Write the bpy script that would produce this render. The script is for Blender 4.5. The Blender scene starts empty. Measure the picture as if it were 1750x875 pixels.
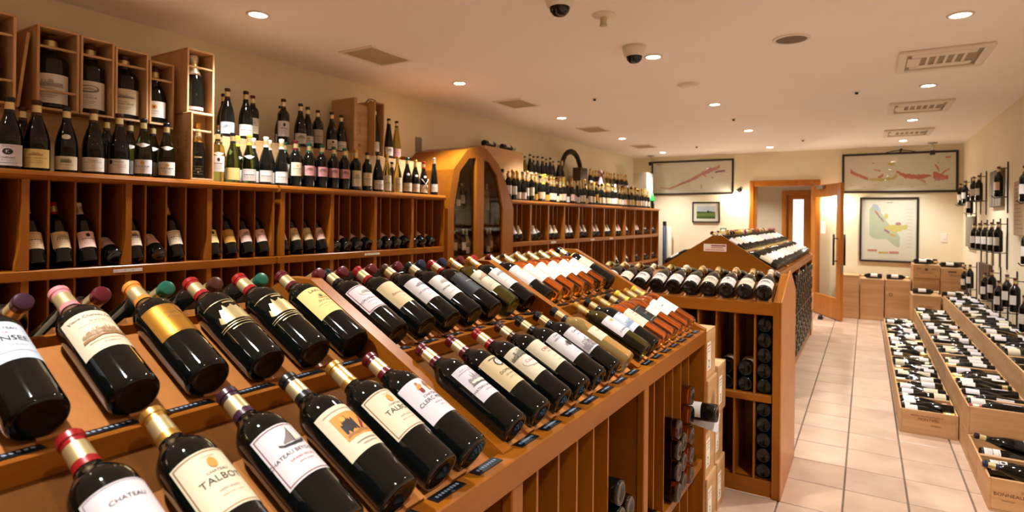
import bpy, bmesh, math, random
from mathutils import Vector, Matrix

random.seed(11)
S = bpy.context.scene
COL = S.collection
PI = math.pi

# ------------------------------------------------------------------ camera, world, lamps, exposure
YAW, ROLL, CAM_H = 0.5443, -0.01047, 1.40
cd = bpy.data.cameras.new('camera')
cam = bpy.data.objects.new('camera', cd); COL.objects.link(cam)
_f = Vector((-math.sin(YAW), math.cos(YAW), 0)); _r = Vector((math.cos(YAW), math.sin(YAW), 0)); _d = _f.cross(_r)
_r2 = math.cos(ROLL) * _r + math.sin(ROLL) * _d; _d2 = -math.sin(ROLL) * _r + math.cos(ROLL) * _d
m = Matrix.Identity(4)
for i in range(3):
    m[i][0], m[i][1], m[i][2] = _r2[i], -_d2[i], -_f[i]
m[2][3] = CAM_H
cam.matrix_world = m
cd.sensor_width = 36; cd.lens = 36 * 1000 / 1750; cd.shift_y = -64.9 / 1750
cd.clip_start = 0.02; cd.clip_end = 100
cd.dof.use_dof = True; cd.dof.focus_distance = 1.75; cd.dof.aperture_fstop = 4.5
S.camera = cam

w = bpy.data.worlds.new('world'); S.world = w; w.use_nodes = True
w.node_tree.nodes['Background'].inputs[0].default_value = (0.9, 0.75, 0.6, 1)
w.node_tree.nodes['Background'].inputs[1].default_value = 0.02
S.view_settings.view_transform = 'Standard'; S.view_settings.look = 'None'
S.view_settings.gamma = 1.0; S.view_settings.use_curve_mapping = False
S.view_settings.exposure = 0.55
S.cycles.use_denoising = True
S.cycles.max_bounces = 8; S.cycles.transmission_bounces = 6; S.cycles.glossy_bounces = 4; S.cycles.diffuse_bounces = 6
S.cycles.transparent_max_bounces = 8
S.cycles.sample_clamp_indirect = 4.0
S.cycles.caustics_reflective = False; S.cycles.caustics_refractive = False

LAMP_W = 98.0            # watts of one ceiling downlight
LAMP_COL = (1.0, 0.965, 0.90)
LAMP_ANGLE = 106
ZC = 2.51                # ceiling height
XL, XR, YB, YN = -3.63, 1.157, 10.25, -2.6
LAMP_X = (-2.88, -1.25, 0.42)
LAMP_Y = (0.15, 2.03, 3.9, 5.79, 7.66, 9.54)

# ------------------------------------------------------------------ materials
def lin(r, g, b):
    f = lambda c: (c / 255 / 12.92) if c / 255 <= 0.04045 else ((c / 255 + 0.055) / 1.055) ** 2.4
    return (f(r), f(g), f(b), 1)
MATS = {}
def P(name, col, rough=0.5, metal=0.0, spec=0.5, trans=0.0, emit=None, es=0.0, coat=0.0, ior=1.5, alpha=1.0, var=0.0):
    if name in MATS: return MATS[name]
    mt = bpy.data.materials.new(name); mt.use_nodes = True
    b = mt.node_tree.nodes['Principled BSDF']
    b.inputs['Base Color'].default_value = col; b.inputs['Roughness'].default_value = rough
    b.inputs['Metallic'].default_value = metal; b.inputs['Specular IOR Level'].default_value = spec
    b.inputs['Transmission Weight'].default_value = trans; b.inputs['IOR'].default_value = ior
    b.inputs['Coat Weight'].default_value = coat; b.inputs['Alpha'].default_value = alpha
    if emit: b.inputs['Emission Color'].default_value = emit; b.inputs['Emission Strength'].default_value = es
    mt.diffuse_color = col
    if var:
        N = mt.node_tree.nodes; Lk = mt.node_tree.links
        oi = N.new('ShaderNodeObjectInfo'); h = N.new('ShaderNodeHueSaturation'); mr = N.new('ShaderNodeMapRange')
        mr.inputs['To Min'].default_value = 1 - var; mr.inputs['To Max'].default_value = 1 + var
        h.inputs['Color'].default_value = col
        Lk.new(oi.outputs['Random'], mr.inputs['Value']); Lk.new(mr.outputs[0], h.inputs['Value']); Lk.new(h.outputs[0], b.inputs['Base Color'])
    MATS[name] = mt
    return mt
def wood(name, c1, c2, axis='z', rough=0.35, scale=9, stretch=0.06, knots=False, var=0.08, coat=0.0, bump=0.02):
    if name in MATS: return MATS[name]
    mt = bpy.data.materials.new(name); mt.use_nodes = True
    N = mt.node_tree.nodes; Lk = mt.node_tree.links; b = N['Principled BSDF']
    tc = N.new('ShaderNodeTexCoord'); mp = N.new('ShaderNodeMapping'); oi = N.new('ShaderNodeObjectInfo')
    sc = [scale] * 3; sc['xyz'.index(axis)] = scale * stretch; mp.inputs['Scale'].default_value = sc
    va = N.new('ShaderNodeVectorMath'); va.operation = 'ADD'
    vm = N.new('ShaderNodeVectorMath'); vm.operation = 'SCALE'; vm.inputs['Scale'].default_value = 37.0
    cx = N.new('ShaderNodeCombineXYZ')
    for k in range(3): Lk.new(oi.outputs['Random'], cx.inputs[k])
    Lk.new(cx.outputs[0], vm.inputs[0]); Lk.new(tc.outputs['Object'], mp.inputs[0])
    Lk.new(mp.outputs[0], va.inputs[0]); Lk.new(vm.outputs[0], va.inputs[1])
    n1 = N.new('ShaderNodeTexNoise'); n1.inputs['Scale'].default_value = 1.0; n1.inputs['Detail'].default_value = 6; n1.inputs['Distortion'].default_value = 1.2
    n2 = N.new('ShaderNodeTexNoise'); n2.inputs['Scale'].default_value = 9.0; n2.inputs['Detail'].default_value = 3
    Lk.new(va.outputs[0], n1.inputs['Vector']); Lk.new(va.outputs[0], n2.inputs['Vector'])
    mx = N.new('ShaderNodeMix'); mx.data_type = 'FLOAT'; mx.inputs[0].default_value = 0.3
    Lk.new(n1.outputs[0], mx.inputs[2]); Lk.new(n2.outputs[0], mx.inputs[3])
    cr = N.new('ShaderNodeValToRGB'); cr.color_ramp.elements[0].position = 0.34; cr.color_ramp.elements[1].position = 0.66
    cr.color_ramp.elements[0].color = c1; cr.color_ramp.elements[1].color = c2
    Lk.new(mx.outputs[0], cr.inputs[0])
    last = cr.outputs[0]
    if knots:
        vo = N.new('ShaderNodeTexVoronoi'); vo.inputs['Scale'].default_value = 0.75
        Lk.new(va.outputs[0], vo.inputs['Vector'])
        rk = N.new('ShaderNodeMapRange'); rk.inputs['From Min'].default_value = 0.05; rk.inputs['From Max'].default_value = 0.16
        rk.inputs['To Min'].default_value = 0.75; rk.inputs['To Max'].default_value = 0.0
        Lk.new(vo.outputs['Distance'], rk.inputs['Value'])
        mk = N.new('ShaderNodeMix'); mk.data_type = 'RGBA'; mk.inputs[7].default_value = lin(120, 66, 32)
        Lk.new(rk.outputs[0], mk.inputs[0]); Lk.new(last, mk.inputs[6]); last = mk.outputs[2]
    h = N.new('ShaderNodeHueSaturation'); mr = N.new('ShaderNodeMapRange')
    mr.inputs['To Min'].default_value = 1 - var; mr.inputs['To Max'].default_value = 1 + var
    Lk.new(oi.outputs['Random'], mr.inputs['Value']); Lk.new(mr.outputs[0], h.inputs['Value']); Lk.new(last, h.inputs['Color'])
    Lk.new(h.outputs[0], b.inputs['Base Color'])
    b.inputs['Specular IOR Level'].default_value = 0.3; b.inputs['Roughness'].default_value = rough; b.inputs['Coat Weight'].default_value = coat; b.inputs['Coat Roughness'].default_value = 0.2
    if bump:
        bp = N.new('ShaderNodeBump'); bp.inputs['Strength'].default_value = 0.25; bp.inputs['Distance'].default_value = bump * 0.05
        Lk.new(mx.outputs[0], bp.inputs['Height']); Lk.new(bp.outputs[0], b.inputs['Normal'])
    MATS[name] = mt
    return mt
def mottled(name, c1, c2, scale=6, rough=0.7, bump=0.0, var=0.0, spec=0.5):
    if name in MATS: return MATS[name]
    mt = bpy.data.materials.new(name); mt.use_nodes = True
    N = mt.node_tree.nodes; Lk = mt.node_tree.links; b = N['Principled BSDF']
    tc = N.new('ShaderNodeTexCoord'); n1 = N.new('ShaderNodeTexNoise'); n1.inputs['Scale'].default_value = scale; n1.inputs['Detail'].default_value = 5
    oi = N.new('ShaderNodeObjectInfo'); va = N.new('ShaderNodeVectorMath'); va.operation = 'ADD'; vm = N.new('ShaderNodeVectorMath'); vm.operation = 'SCALE'
    vm.inputs['Scale'].default_value = 23.0; cx = N.new('ShaderNodeCombineXYZ')
    for k in range(3): Lk.new(oi.outputs['Random'], cx.inputs[k])
    Lk.new(cx.outputs[0], vm.inputs[0]); Lk.new(tc.outputs['Object'], va.inputs[0]); Lk.new(vm.outputs[0], va.inputs[1])
    Lk.new(va.outputs[0], n1.inputs['Vector'])
    cr = N.new('ShaderNodeValToRGB'); cr.color_ramp.elements[0].position = 0.3; cr.color_ramp.elements[1].position = 0.7
    cr.color_ramp.elements[0].color = c1; cr.color_ramp.elements[1].color = c2
    Lk.new(n1.outputs[0], cr.inputs[0]); last = cr.outputs[0]
    if var:
        h = N.new('ShaderNodeHueSaturation'); mr = N.new('ShaderNodeMapRange')
        mr.inputs['To Min'].default_value = 1 - var; mr.inputs['To Max'].default_value = 1 + var
        Lk.new(oi.outputs['Random'], mr.inputs['Value']); Lk.new(mr.outputs[0], h.inputs['Value']); Lk.new(last, h.inputs['Color']); last = h.outputs[0]
    Lk.new(last, b.inputs['Base Color']); b.inputs['Roughness'].default_value = rough; b.inputs['Specular IOR Level'].default_value = spec
    if bump:
        bp = N.new('ShaderNodeBump'); bp.inputs['Strength'].default_value = 0.3; bp.inputs['Distance'].default_value = bump
        Lk.new(n1.outputs[0], bp.inputs['Height']); Lk.new(bp.outputs[0], b.inputs['Normal'])
    MATS[name] = mt
    return mt

VX = wood('veneer_x', lin(132, 74, 12), lin(150, 88, 20), 'x', 0.32)
VY = wood('veneer_y', lin(132, 74, 12), lin(150, 88, 20), 'y', 0.32)
VZ = wood('veneer_z', lin(132, 74, 12), lin(150, 88, 20), 'z', 0.32)
VG = wood('veneer_gable', lin(120, 68, 8), lin(134, 79, 14), 'x', 0.3)
VD = wood('veneer_dark', lin(84, 47, 8), lin(98, 57, 12), 'x', 0.75)
VD.node_tree.nodes['Principled BSDF'].inputs['Specular IOR Level'].default_value = 0.1
VP = wood('veneer_pink', lin(166, 104, 54), lin(182, 120, 66), 'x', 0.35)
PX = wood('pine_x', lin(184, 142, 98), lin(206, 168, 124), 'x', 0.6, 7, 0.05, True, 0.07)
PY = wood('pine_y', lin(184, 142, 98), lin(206, 168, 124), 'y', 0.6, 7, 0.05, True, 0.07)
PZ = wood('pine_z', lin(184, 142, 98), lin(206, 168, 124), 'z', 0.6, 7, 0.05, True, 0.07)
DW = wood('door_wood', lin(170, 100, 30), lin(188, 120, 48), 'z', 0.3)
GREY = wood('weathered_plank', lin(92, 84, 74), lin(150, 140, 124), 'z', 0.8, 14, 0.04)
WALL = mottled('wall_paint', lin(228, 217, 188), lin(233, 223, 197), 3, 0.85)
CEIL = mottled('ceiling_paint', lin(250, 245, 242), lin(252, 247, 244), 2, 0.8)
TILE = mottled('terracotta_tile', lin(178, 150, 130), lin(200, 174, 154), 5, 0.30, 0.0015, 0.05)
GROUT = mottled('grout', lin(104, 88, 72), lin(120, 102, 84), 20, 0.9)
G_DARK = P('glass_dark', (0.003, 0.004, 0.0035, 1), 0.05, spec=0.42)
G_GREEN = P('glass_green', (0.10, 0.16, 0.04, 1), 0.04, trans=1.0)
G_OLIVE = P('glass_olive', (0.45, 0.38, 0.07, 1), 0.04, trans=1.0)
G_AMBER = P('wine_amber', (0.95, 0.42, 0.07, 1), 0.03, trans=1.0)
G_GOLD = P('wine_gold', (0.85, 0.62, 0.22, 1), 0.03, trans=0.75)
G_BROWN = P('wine_brown', (0.38, 0.13, 0.035, 1), 0.03, trans=1.0)
GLASS = {'dark': G_DARK, 'green': G_GREEN, 'olive': G_OLIVE, 'amber': G_AMBER, 'gold': G_GOLD, 'brown': G_BROWN}
FOIL = P('foil_gold', lin(224, 208, 156), 0.34, 0.8)
CAPC = {'black': lin(22, 22, 24), 'red': lin(150, 22, 26), 'wine': lin(92, 18, 30), 'pink': lin(214, 134, 140), 'orange': lin(212, 136, 56),
        'gold': lin(214, 168, 84), 'white': lin(232, 226, 214), 'yellow': lin(226, 196, 70), 'green': lin(24, 92, 74), 'navy': lin(22, 32, 66),
        'purple': lin(58, 30, 50), 'brown': lin(70, 34, 20), 'silver': lin(200, 200, 205), 'blue': lin(40, 70, 120)}
def CAP(c): return P('capsule_' + c, CAPC[c], 0.3, 0.85 if c in ('gold', 'silver') else 0.15)
PAPC = {'white': lin(214, 210, 206), 'cream': lin(212, 202, 176), 'tan': lin(204, 182, 140), 'pink': lin(206, 146, 148), 'lilac': lin(208, 203, 210), 'yellow': lin(226, 204, 130),
        'gold': lin(196, 140, 48), 'grey': lin(180, 172, 166), 'blue': lin(192, 204, 222), 'black': lin(16, 16, 18), 'ochre': lin(196, 150, 50), 'rose': lin(226, 190, 180)}
def PAP(c): return P('paper_' + c, PAPC[c], 0.35 if c == 'gold' else 0.7, 0.75 if c == 'gold' else 0.0, var=0.0)
INKC = {'stamp': lin(96, 60, 34), 'ink': lin(38, 34, 36), 'grey': lin(120, 112, 112), 'red': lin(160, 40, 40), 'brown': lin(150, 104, 60), 'gold': lin(196, 156, 70), 'blue': lin(130, 150, 176), 'green': lin(40, 84, 60),
        'dred': lin(120, 26, 30), 'orange': lin(214, 140, 60), 'light': lin(214, 206, 196), 'foil': lin(214, 186, 110), 'white': lin(235, 232, 228)}
def INK(c): return FOIL if c == 'foil' else P('ink_' + c, INKC[c], 0.7)
BLACK = P('black_plastic', lin(20, 20, 22), 0.4)
DKFRAME = P('frame_black', lin(34, 24, 20), 0.45)
WHITE = P('white_plastic', lin(232, 224, 210), 0.5)
TRIMW = P('trim_white', lin(235, 225, 212), 0.5)
METAL = P('dark_metal', lin(50, 48, 48), 0.35, 0.9)
STEEL = P('steel', lin(170, 168, 165), 0.3, 0.95)
TAG = P('tag_black', lin(14, 18, 24), 0.35)
PAPERW = P('sheet_white', lin(238, 234, 226), 0.65)
LAMP = P('lamp_lens', (1, 0.9, 0.75, 1), 0.4, emit=(1.0, 0.86, 0.66, 1), es=30.0)
GLASSPANE = None
def pane_mat(name, tint, rough=0.02, fac=0.12):
    mt = bpy.data.materials.new(name); mt.use_nodes = True
    N = mt.node_tree.nodes; Lk = mt.node_tree.links
    for n in list(N):
        if n.type != 'OUTPUT_MATERIAL': N.remove(n)
    out = [n for n in N if n.type == 'OUTPUT_MATERIAL'][0]
    t = N.new('ShaderNodeBsdfTransparent'); t.inputs[0].default_value = tint
    g = N.new('ShaderNodeBsdfGlossy'); g.inputs['Roughness'].default_value = rough
    fr = N.new('ShaderNodeFresnel'); fr.inputs[0].default_value = 1.5
    ad = N.new('ShaderNodeMath'); ad.operation = 'ADD'; ad.inputs[1].default_value = fac * 0.2
    mx = N.new('ShaderNodeMixShader')
    ge = N.new('ShaderNodeNewGeometry'); iv = N.new('ShaderNodeMath'); iv.operation = 'SUBTRACT'; iv.inputs[0].default_value = 1.0
    ml = N.new('ShaderNodeMath'); ml.operation = 'MULTIPLY'
    Lk.new(ge.outputs['Backfacing'], iv.inputs[1]); Lk.new(fr.outputs[0], ad.inputs[0]); Lk.new(ad.outputs[0], ml.inputs[0]); Lk.new(iv.outputs[0], ml.inputs[1]); Lk.new(ml.outputs[0], mx.inputs[0]); Lk.new(t.outputs[0], mx.inputs[1]); Lk.new(g.outputs[0], mx.inputs[2]); Lk.new(mx.outputs[0], out.inputs[0])
    return mt
PANE = pane_mat('clear_pane', (0.96, 0.97, 0.95, 1))

# ------------------------------------------------------------------ mesh helpers
class MB:
    def __init__(s): s.v = []; s.f = []; s.m = []; s.cur = 0
    def face(s, idx): s.f.append(tuple(idx)); s.m.append(s.cur)
    def box(s, x0, x1, y0, y1, z0, z1, c=0.0):
        if x0 > x1: x0, x1 = x1, x0
        if y0 > y1: y0, y1 = y1, y0
        if z0 > z1: z0, z1 = z1, z0
        o = len(s.v)
        if c <= 0:
            s.v += [(x, y, z) for z in (z0, z1) for y in (y0, y1) for x in (x0, x1)]
            for q in ((0, 2, 3, 1), (4, 5, 7, 6), (0, 1, 5, 4), (2, 6, 7, 3), (0, 4, 6, 2), (1, 3, 7, 5)): s.face([o + k for k in q])
            return s
        c = min(c, (x1 - x0) * .45, (y1 - y0) * .45, (z1 - z0) * .45)
        bm = bmesh.new(); bmesh.ops.create_cube(bm, size=1)
        for v in bm.verts: v.co = Vector((x0 if v.co.x < 0 else x1, y0 if v.co.y < 0 else y1, z0 if v.co.z < 0 else z1))
        bmesh.ops.bevel(bm, geom=list(bm.edges), offset=c, segments=1, affect='EDGES')
        bm.verts.index_update()
        s.v += [tuple(v.co) for v in bm.verts]
        for f in bm.faces: s.face([o + v.index for v in f.verts])
        bm.free(); return s
    def prism(s, poly, axis, a, b):
        n = len(poly); o = len(s.v)
        def pt(p, t): return (t, p[0], p[1]) if axis == 'x' else ((p[0], t, p[1]) if axis == 'y' else (p[0], p[1], t))
        s.v += [pt(p, a) for p in poly] + [pt(p, b) for p in poly]
        s.face([o + k for k in range(n)][::-1]); s.face([o + n + k for k in range(n)])
        for k in range(n): s.face([o + k, o + (k + 1) % n, o + n + (k + 1) % n, o + n + k])
        return s
    def lathe(s, prof, n=24, caps=True):
        o = len(s.v); rings = []
        for r, z in prof:
            if r < 1e-6: rings.append([len(s.v)]); s.v.append((0, 0, z))
            else:
                rings.append(list(range(len(s.v), len(s.v) + n)))
                s.v += [(r * math.cos(2 * PI * k / n), r * math.sin(2 * PI * k / n), z) for k in range(n)]
        for A, B in zip(rings, rings[1:]):
            for k in range(n):
                k2 = (k + 1) % n
                if len(A) == 1 and len(B) == 1: continue
                if len(A) == 1: s.face([A[0], B[k2], B[k]])
                elif len(B) == 1: s.face([A[k], A[k2], B[0]])
                else: s.face([A[k], A[k2], B[k2], B[k]])
        return s
    def tube(s, pts, r, n=8):
        pts = [Vector(p) for p in pts]; rings = []
        for i, p in enumerate(pts):
            d = (pts[min(i + 1, len(pts) - 1)] - pts[max(i - 1, 0)]).normalized()
            u = d.orthogonal().normalized() if i == 0 else (U - d * U.dot(d)).normalized()
            U = u; w_ = d.cross(u); rr = r[i] if isinstance(r, (list, tuple)) else r
            rings.append(list(range(len(s.v), len(s.v) + n)))
            s.v += [tuple(p + rr * (math.cos(2 * PI * k / n) * u + math.sin(2 * PI * k / n) * w_)) for k in range(n)]
        for A, B in zip(rings, rings[1:]):
            for k in range(n): s.face([A[k], A[(k + 1) % n], B[(k + 1) % n], B[k]])
        s.face(rings[0][::-1]); s.face(rings[-1]); return s
    def quad(s, a, b, c, d):
        o = len(s.v); s.v += [a, b, c, d]; s.face([o, o + 1, o + 2, o + 3]); return s
    def mesh(s, name, mats, smooth=False):
        me = bpy.data.meshes.new(name); me.from_pydata(s.v, [], s.f)
        for mt in (mats if isinstance(mats, (list, tuple)) else [mats]): me.materials.append(mt)
        if any(s.m): me.polygons.foreach_set('material_index', s.m)
        if smooth: me.polygons.foreach_set('use_smooth', [True] * len(me.polygons))
        me.update(); return me
    def obj(s, name, mats, parent=None, smooth=False):
        return ob(name, s.mesh(name, mats, smooth), parent)
def ob(name, me, parent=None, mw=None):
    o = bpy.data.objects.new(name, me); COL.objects.link(o)
    if parent is not None: o.parent = parent
    if mw is not None: o.matrix_basis = mw
    return o
SEEN = {}
def tag(o, label, cat, group=None):
    if label in SEEN and not group: print('DUPLABEL', label)
    SEEN[label] = 1
    if not 4 <= len(label.split()) <= 16: print('WORDS', label)
    o['label'] = label; o['category'] = cat
    if group: o['group'] = group
    return o
def thing(name, label, cat, loc=(0, 0, 0), rz=0.0, group=None):
    o = bpy.data.objects.new(name, None); COL.objects.link(o); o.empty_display_size = 0.05
    o.location = loc; o.rotation_euler = (0, 0, rz)
    return tag(o, label, cat, group)
def struct(o): o['kind'] = 'structure'; return o
def bx(name, b, mat, parent=None, c=0.0): return MB().box(*b, c=c).obj(name, mat, parent)
_ORD = 'first second third fourth fifth sixth seventh eighth ninth tenth eleventh twelfth thirteenth fourteenth fifteenth sixteenth seventeenth eighteenth nineteenth twentieth'.split()
_TENS = {20: 'twenty', 30: 'thirty', 40: 'forty', 50: 'fifty', 60: 'sixty', 70: 'seventy', 80: 'eighty', 90: 'ninety'}
def nth(i):
    i += 1
    if i <= 20: return _ORD[i - 1]
    t, u = i // 10 * 10, i % 10
    return _TENS[t] + '-' + _ORD[u - 1] if u else _TENS[t][:-1] + 'ieth'

# ------------------------------------------------------------------ bottles
PROF = {
 'bordeaux': [(0, .007), (.018, .005), (.030, .0), (.0345, .0), (.0372, .005), (.0378, .012), (.0378, .186), (.0368, .197), (.0335, .207), (.0275, .217), (.0205, .226), (.0165, .234), (.0148, .246), (.0138, .284), (.0156, .286), (.0156, .295), (.0138, .298), (0, .298)],
 'burgundy': [(0, .007), (.02, .005), (.033, .0), (.038, .0), (.0408, .006), (.0412, .012), (.0412, .112), (.0402, .128), (.0372, .150), (.0318, .175), (.0252, .198), (.0192, .216), (.0160, .232), (.0148, .248), (.0142, .282), (.0160, .284), (.0160, .294), (.0140, .297), (0, .297)],
 'champagne': [(0, .02), (.02, .012), (.034, .0), (.040, .0), (.0435, .006), (.044, .014), (.044, .130), (.0425, .148), (.0385, .172), (.0325, .197), (.0255, .222), (.0205, .245), (.0180, .265), (.0175, .292), (.0195, .297), (.0195, .310), (.016, .316), (0, .317)],
 'flute': [(0, .012), (.02, .008), (.032, .0), (.0355, .0), (.0372, .006), (.0372, .120), (.0355, .145), (.0315, .180), (.0260, .215), (.0205, .250), (.0165, .280), (.0145, .305), (.0138, .325), (.0152, .327), (.0152, .336), (.0135, .339), (0, .339)]}
CAPZ = {'bordeaux': .236, 'burgundy': .234, 'champagne': .205, 'flute': .285}
def rad(kind, z):
    p = PROF[kind][3:]
    for (r0, z0), (r1, z1) in zip(p, p[1:]):
        if z0 <= z <= z1 and z1 > z0: return r0 + (r1 - r0) * (z - z0) / (z1 - z0)
    return p[-2][0]
MC = {}
def glass_mesh(kind, glass, n):
    k = ('g', kind, glass, n)
    if k not in MC: MC[k] = MB().lathe(PROF[kind], n).mesh('bottle_glass', GLASS[glass], True)
    return MC[k]
def cap_mesh(kind, col, band, n):
    k = ('c', kind, col, band, n)
    if k in MC: return MC[k]
    z0 = CAPZ[kind]; top = PROF[kind][-1][1]; e = .0007
    zs = [z0] + [z for r, z in PROF[kind] if z > z0 + .002 and r > 0]
    b0 = z0 + (top - z0) * .20; b1 = z0 + (top - z0) * .66
    if band: zs = sorted(set(zs + [b0, b1]))
    mb = MB(); lastz = None
    for za, zb in zip(zs, zs[1:]):
        mb.cur = 1 if band and za >= b0 - 1e-6 and zb <= b1 + 1e-6 else 0
        mb.lathe([(rad(kind, za) + e, za), (rad(kind, zb) + e, zb)], n)
    mb.cur = 0
    rt = rad(kind, zs[-1]) + e
    mb.lathe([(rt, zs[-1]), (rt * .8, top + .0012), (0, top + .0016)], n)
    MC[k] = mb.mesh('capsule', [CAP(col), FOIL], True)
    return MC[k]
def label_mesh(kind, pap, z0, z1, half, off=0.0, shape=0, e=.0005, n=12):
    k = ('l', kind, pap, z0, z1, half, off, shape, n)
    if k in MC: return MC[k]
    R = rad(kind, (z0 + z1) / 2); mb = MB(); rows = 1 if rad(kind, z0) == rad(kind, z1) else 4
    if shape: rows = max(rows, 6)
    cols = []
    for i in range(n + 1):
        t = -1 + 2 * i / n; s_ = t * half + off
        if shape == 1: hh = math.sqrt(max(0, 1 - t * t)) * .5                        # oval
        elif shape == 2: hh = .5 * (0.55 + 0.45 * math.cos(t * PI))                    # scarf, thin ends
        else: hh = .5
        zm = (z0 + z1) / 2 + (0.006 * t * t if shape == 2 else 0)
        col = []
        for j in range(rows + 1):
            z = zm + (z1 - z0) * hh * (-1 + 2 * j / rows); r = rad(kind, z) + e; th = s_ / R
            col.append(len(mb.v)); mb.v.append((r * math.cos(th), r * math.sin(th), z))
        cols.append(col)
    for A, B in zip(cols, cols[1:]):
        for j in range(rows): mb.face([A[j], B[j], B[j + 1], A[j + 1]])
    MC[k] = mb.mesh('label', PAP(pap), True)
    return MC[k]
# flat print laid on a cylinder of radius R
def text_tris(txt, size):
    key = ('t', txt)
    if key not in MC:
        cu = bpy.data.curves.new('lettering', 'FONT'); cu.body = txt; cu.size = 1.0; cu.align_x = 'CENTER'; cu.align_y = 'CENTER'; cu.resolution_u = 2
        o = bpy.data.objects.new('lettering', cu); COL.objects.link(o)
        bpy.context.view_layer.update()
        dg = bpy.context.evaluated_depsgraph_get(); me = bpy.data.meshes.new_from_object(o.evaluated_get(dg))
        MC[key] = ([(v.co.x, v.co.y) for v in me.vertices], [tuple(p.vertices) for p in me.polygons])
        bpy.data.objects.remove(o); bpy.data.curves.remove(cu); bpy.data.meshes.remove(me)
    V, F = MC[key]
    return [(x * size, y * size) for x, y in V], F
def print_mesh(items, mapf0, name='print'):
    mb = MB(); slots = []
    for layer, it in enumerate(items):
        def mapf(s_, z, lift=.00002 + .0001 * layer):          # later marks lie a hair above earlier ones
            p = Vector(mapf0(s_, z)); a = Vector(mapf0(s_ + .0005, z)) - p; b = Vector(mapf0(s_, z + .0005)) - p
            return tuple(p + a.cross(b).normalized() * lift)
        kind = it[0]; col = it[-1]
        if col not in slots: slots.append(col)
        mb.cur = slots.index(col); o = len(mb.v)
        def grid(s0, s1, z0, z1):
            n = max(1, int(abs(s1 - s0) / .008)); o = len(mb.v)
            for i in range(n + 1):
                s_ = s0 + (s1 - s0) * i / n; mb.v.append(mapf(s_, z0)); mb.v.append(mapf(s_, z1))
            for i in range(n): mb.face([o + 2 * i, o + 2 * i + 2, o + 2 * i + 3, o + 2 * i + 1])
        if kind == 't':
            _, txt, size, s0, z0, _c = it; V, F = text_tris(txt, size)
            mb.v += [mapf(s0 + x, z0 + y) for x, y in V]
            for f in F: mb.face([o + k for k in f])
        elif kind == 'r': grid(*it[1:5])
        elif kind == 'f':                                                               # outlined rectangle
            _, s0, s1, z0, z1, t, _c = it
            grid(s0, s1, z0, z0 + t); grid(s0, s1, z1 - t, z1); grid(s0, s0 + t, z0, z1); grid(s1 - t, s1, z0, z1)
        elif kind == 'c':                                                               # columns (s, zlo, zhi)
            pts = it[1]
            for s_, a, b in pts: mb.v.append(mapf(s_, a)); mb.v.append(mapf(s_, b))
            for i in range(len(pts) - 1): mb.face([o + 2 * i, o + 2 * i + 2, o + 2 * i + 3, o + 2 * i + 1])
        elif kind == 'h':                                                               # engraved silhouette of short strokes
            pts = it[1]; rr = random.Random(len(pts))
            for i in range(len(pts) - 1):
                s0, a, b = pts[i]; s1 = pts[i + 1][0]; ds_ = s1 - s0
                for q in range(2):
                    u0 = s0 + ds_ * .5 * q; u1 = u0 + ds_ * (.22 + .16 * rr.random()); zz = a
                    while zz < b:
                        z2 = min(b, zz + (b - a) * (.18 + .3 * rr.random())); grid(u0, u1, zz, z2); zz = z2 + (b - a) * (.03 + .10 * rr.random())
            grid(pts[0][0], pts[-1][0], pts[0][1], pts[0][1] + .0008)
        elif kind == 'e':
            _, s0, z0, rx, rz, _c = it; n = 12; pts = []
            for i in range(n + 1):
                t = -1 + 2 * i / n; h = rz * math.sqrt(max(0, 1 - t * t)); pts.append((s0 + rx * t, z0 - h, z0 + h))
            for s_, a, b in pts: mb.v.append(mapf(s_, a)); mb.v.append(mapf(s_, b))
            for i in range(n): mb.face([o + 2 * i, o + 2 * i + 2, o + 2 * i + 3, o + 2 * i + 1])
    return mb.mesh(name, [INK(c) for c in slots])
def cyl_map(R):
    return lambda s_, z: (R * math.cos(s_ / R), R * math.sin(s_ / R), z)
def skyline(s0, s1, z0, hmax, col, seed, n=26, fill=.35):
    r = random.Random(seed); pts = []
    for i in range(n + 1):
        t = i / n; env = fill + (1 - fill) * math.sin(PI * t) ** 1.0
        pts.append((s0 + (s1 - s0) * t, z0 - hmax * .12 * r.random(), z0 + hmax * env * (0.45 + .55 * r.random())))
    return ('h', pts, col)
def generic_print(v, kind, z0, z1, half):
    k = ('gp', v, kind, z0, z1, half)
    if k in MC: return MC[k]
    h = z1 - z0; r = random.Random(v * 7 + 3); it = []
    if v % 3 == 0: it.append(skyline(-half * .5, half * .5, z0 + h * .62, h * .26, 'grey' if v % 2 else 'ink', v, 14))
    elif v % 3 == 1: it.append(('e', 0, z0 + h * .76, half * .2, h * .12, 'gold' if v % 2 else 'ink'))
    else: it.append(('r', -half * .8, half * .8, z0 + h * .88, z0 + h * .9, 'grey'))
    for q in range(4):
        zz = z0 + h * (.5 - .11 * q); wd = half * (.75 - .12 * q) * (.7 + .4 * r.random()); th = h * (.05 if q == 0 else .022)
        nseg = 5 if q == 0 else 4
        for j in range(nseg):
            a = -wd + 2 * wd * j / nseg; it.append(('r', a, a + 2 * wd / nseg * .72, zz, zz + th, 'ink' if q == 0 else ('red' if (v + q) % 5 == 0 else 'grey')))
    R = rad(kind, (z0 + z1) / 2) + .0009
    MC[k] = print_mesh(it, cyl_map(R)); return MC[k]
STOCK = []
LAB = {'bordeaux': (.060, .150, .044), 'burgundy': (.018, .088, .047), 'champagne': (.035, .115, .045), 'flute': (.030, .100, .040)}
def frame_matrix(base, axis, front):
    a = Vector(axis).normalized(); n = Vector(front); n = (n - a * n.dot(a)).normalized(); y = a.cross(n)
    M = Matrix.Identity(4)
    for i in range(3): M[i][0], M[i][1], M[i][2], M[i][3] = n[i], y[i], a[i], base[i]
    return M
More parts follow.
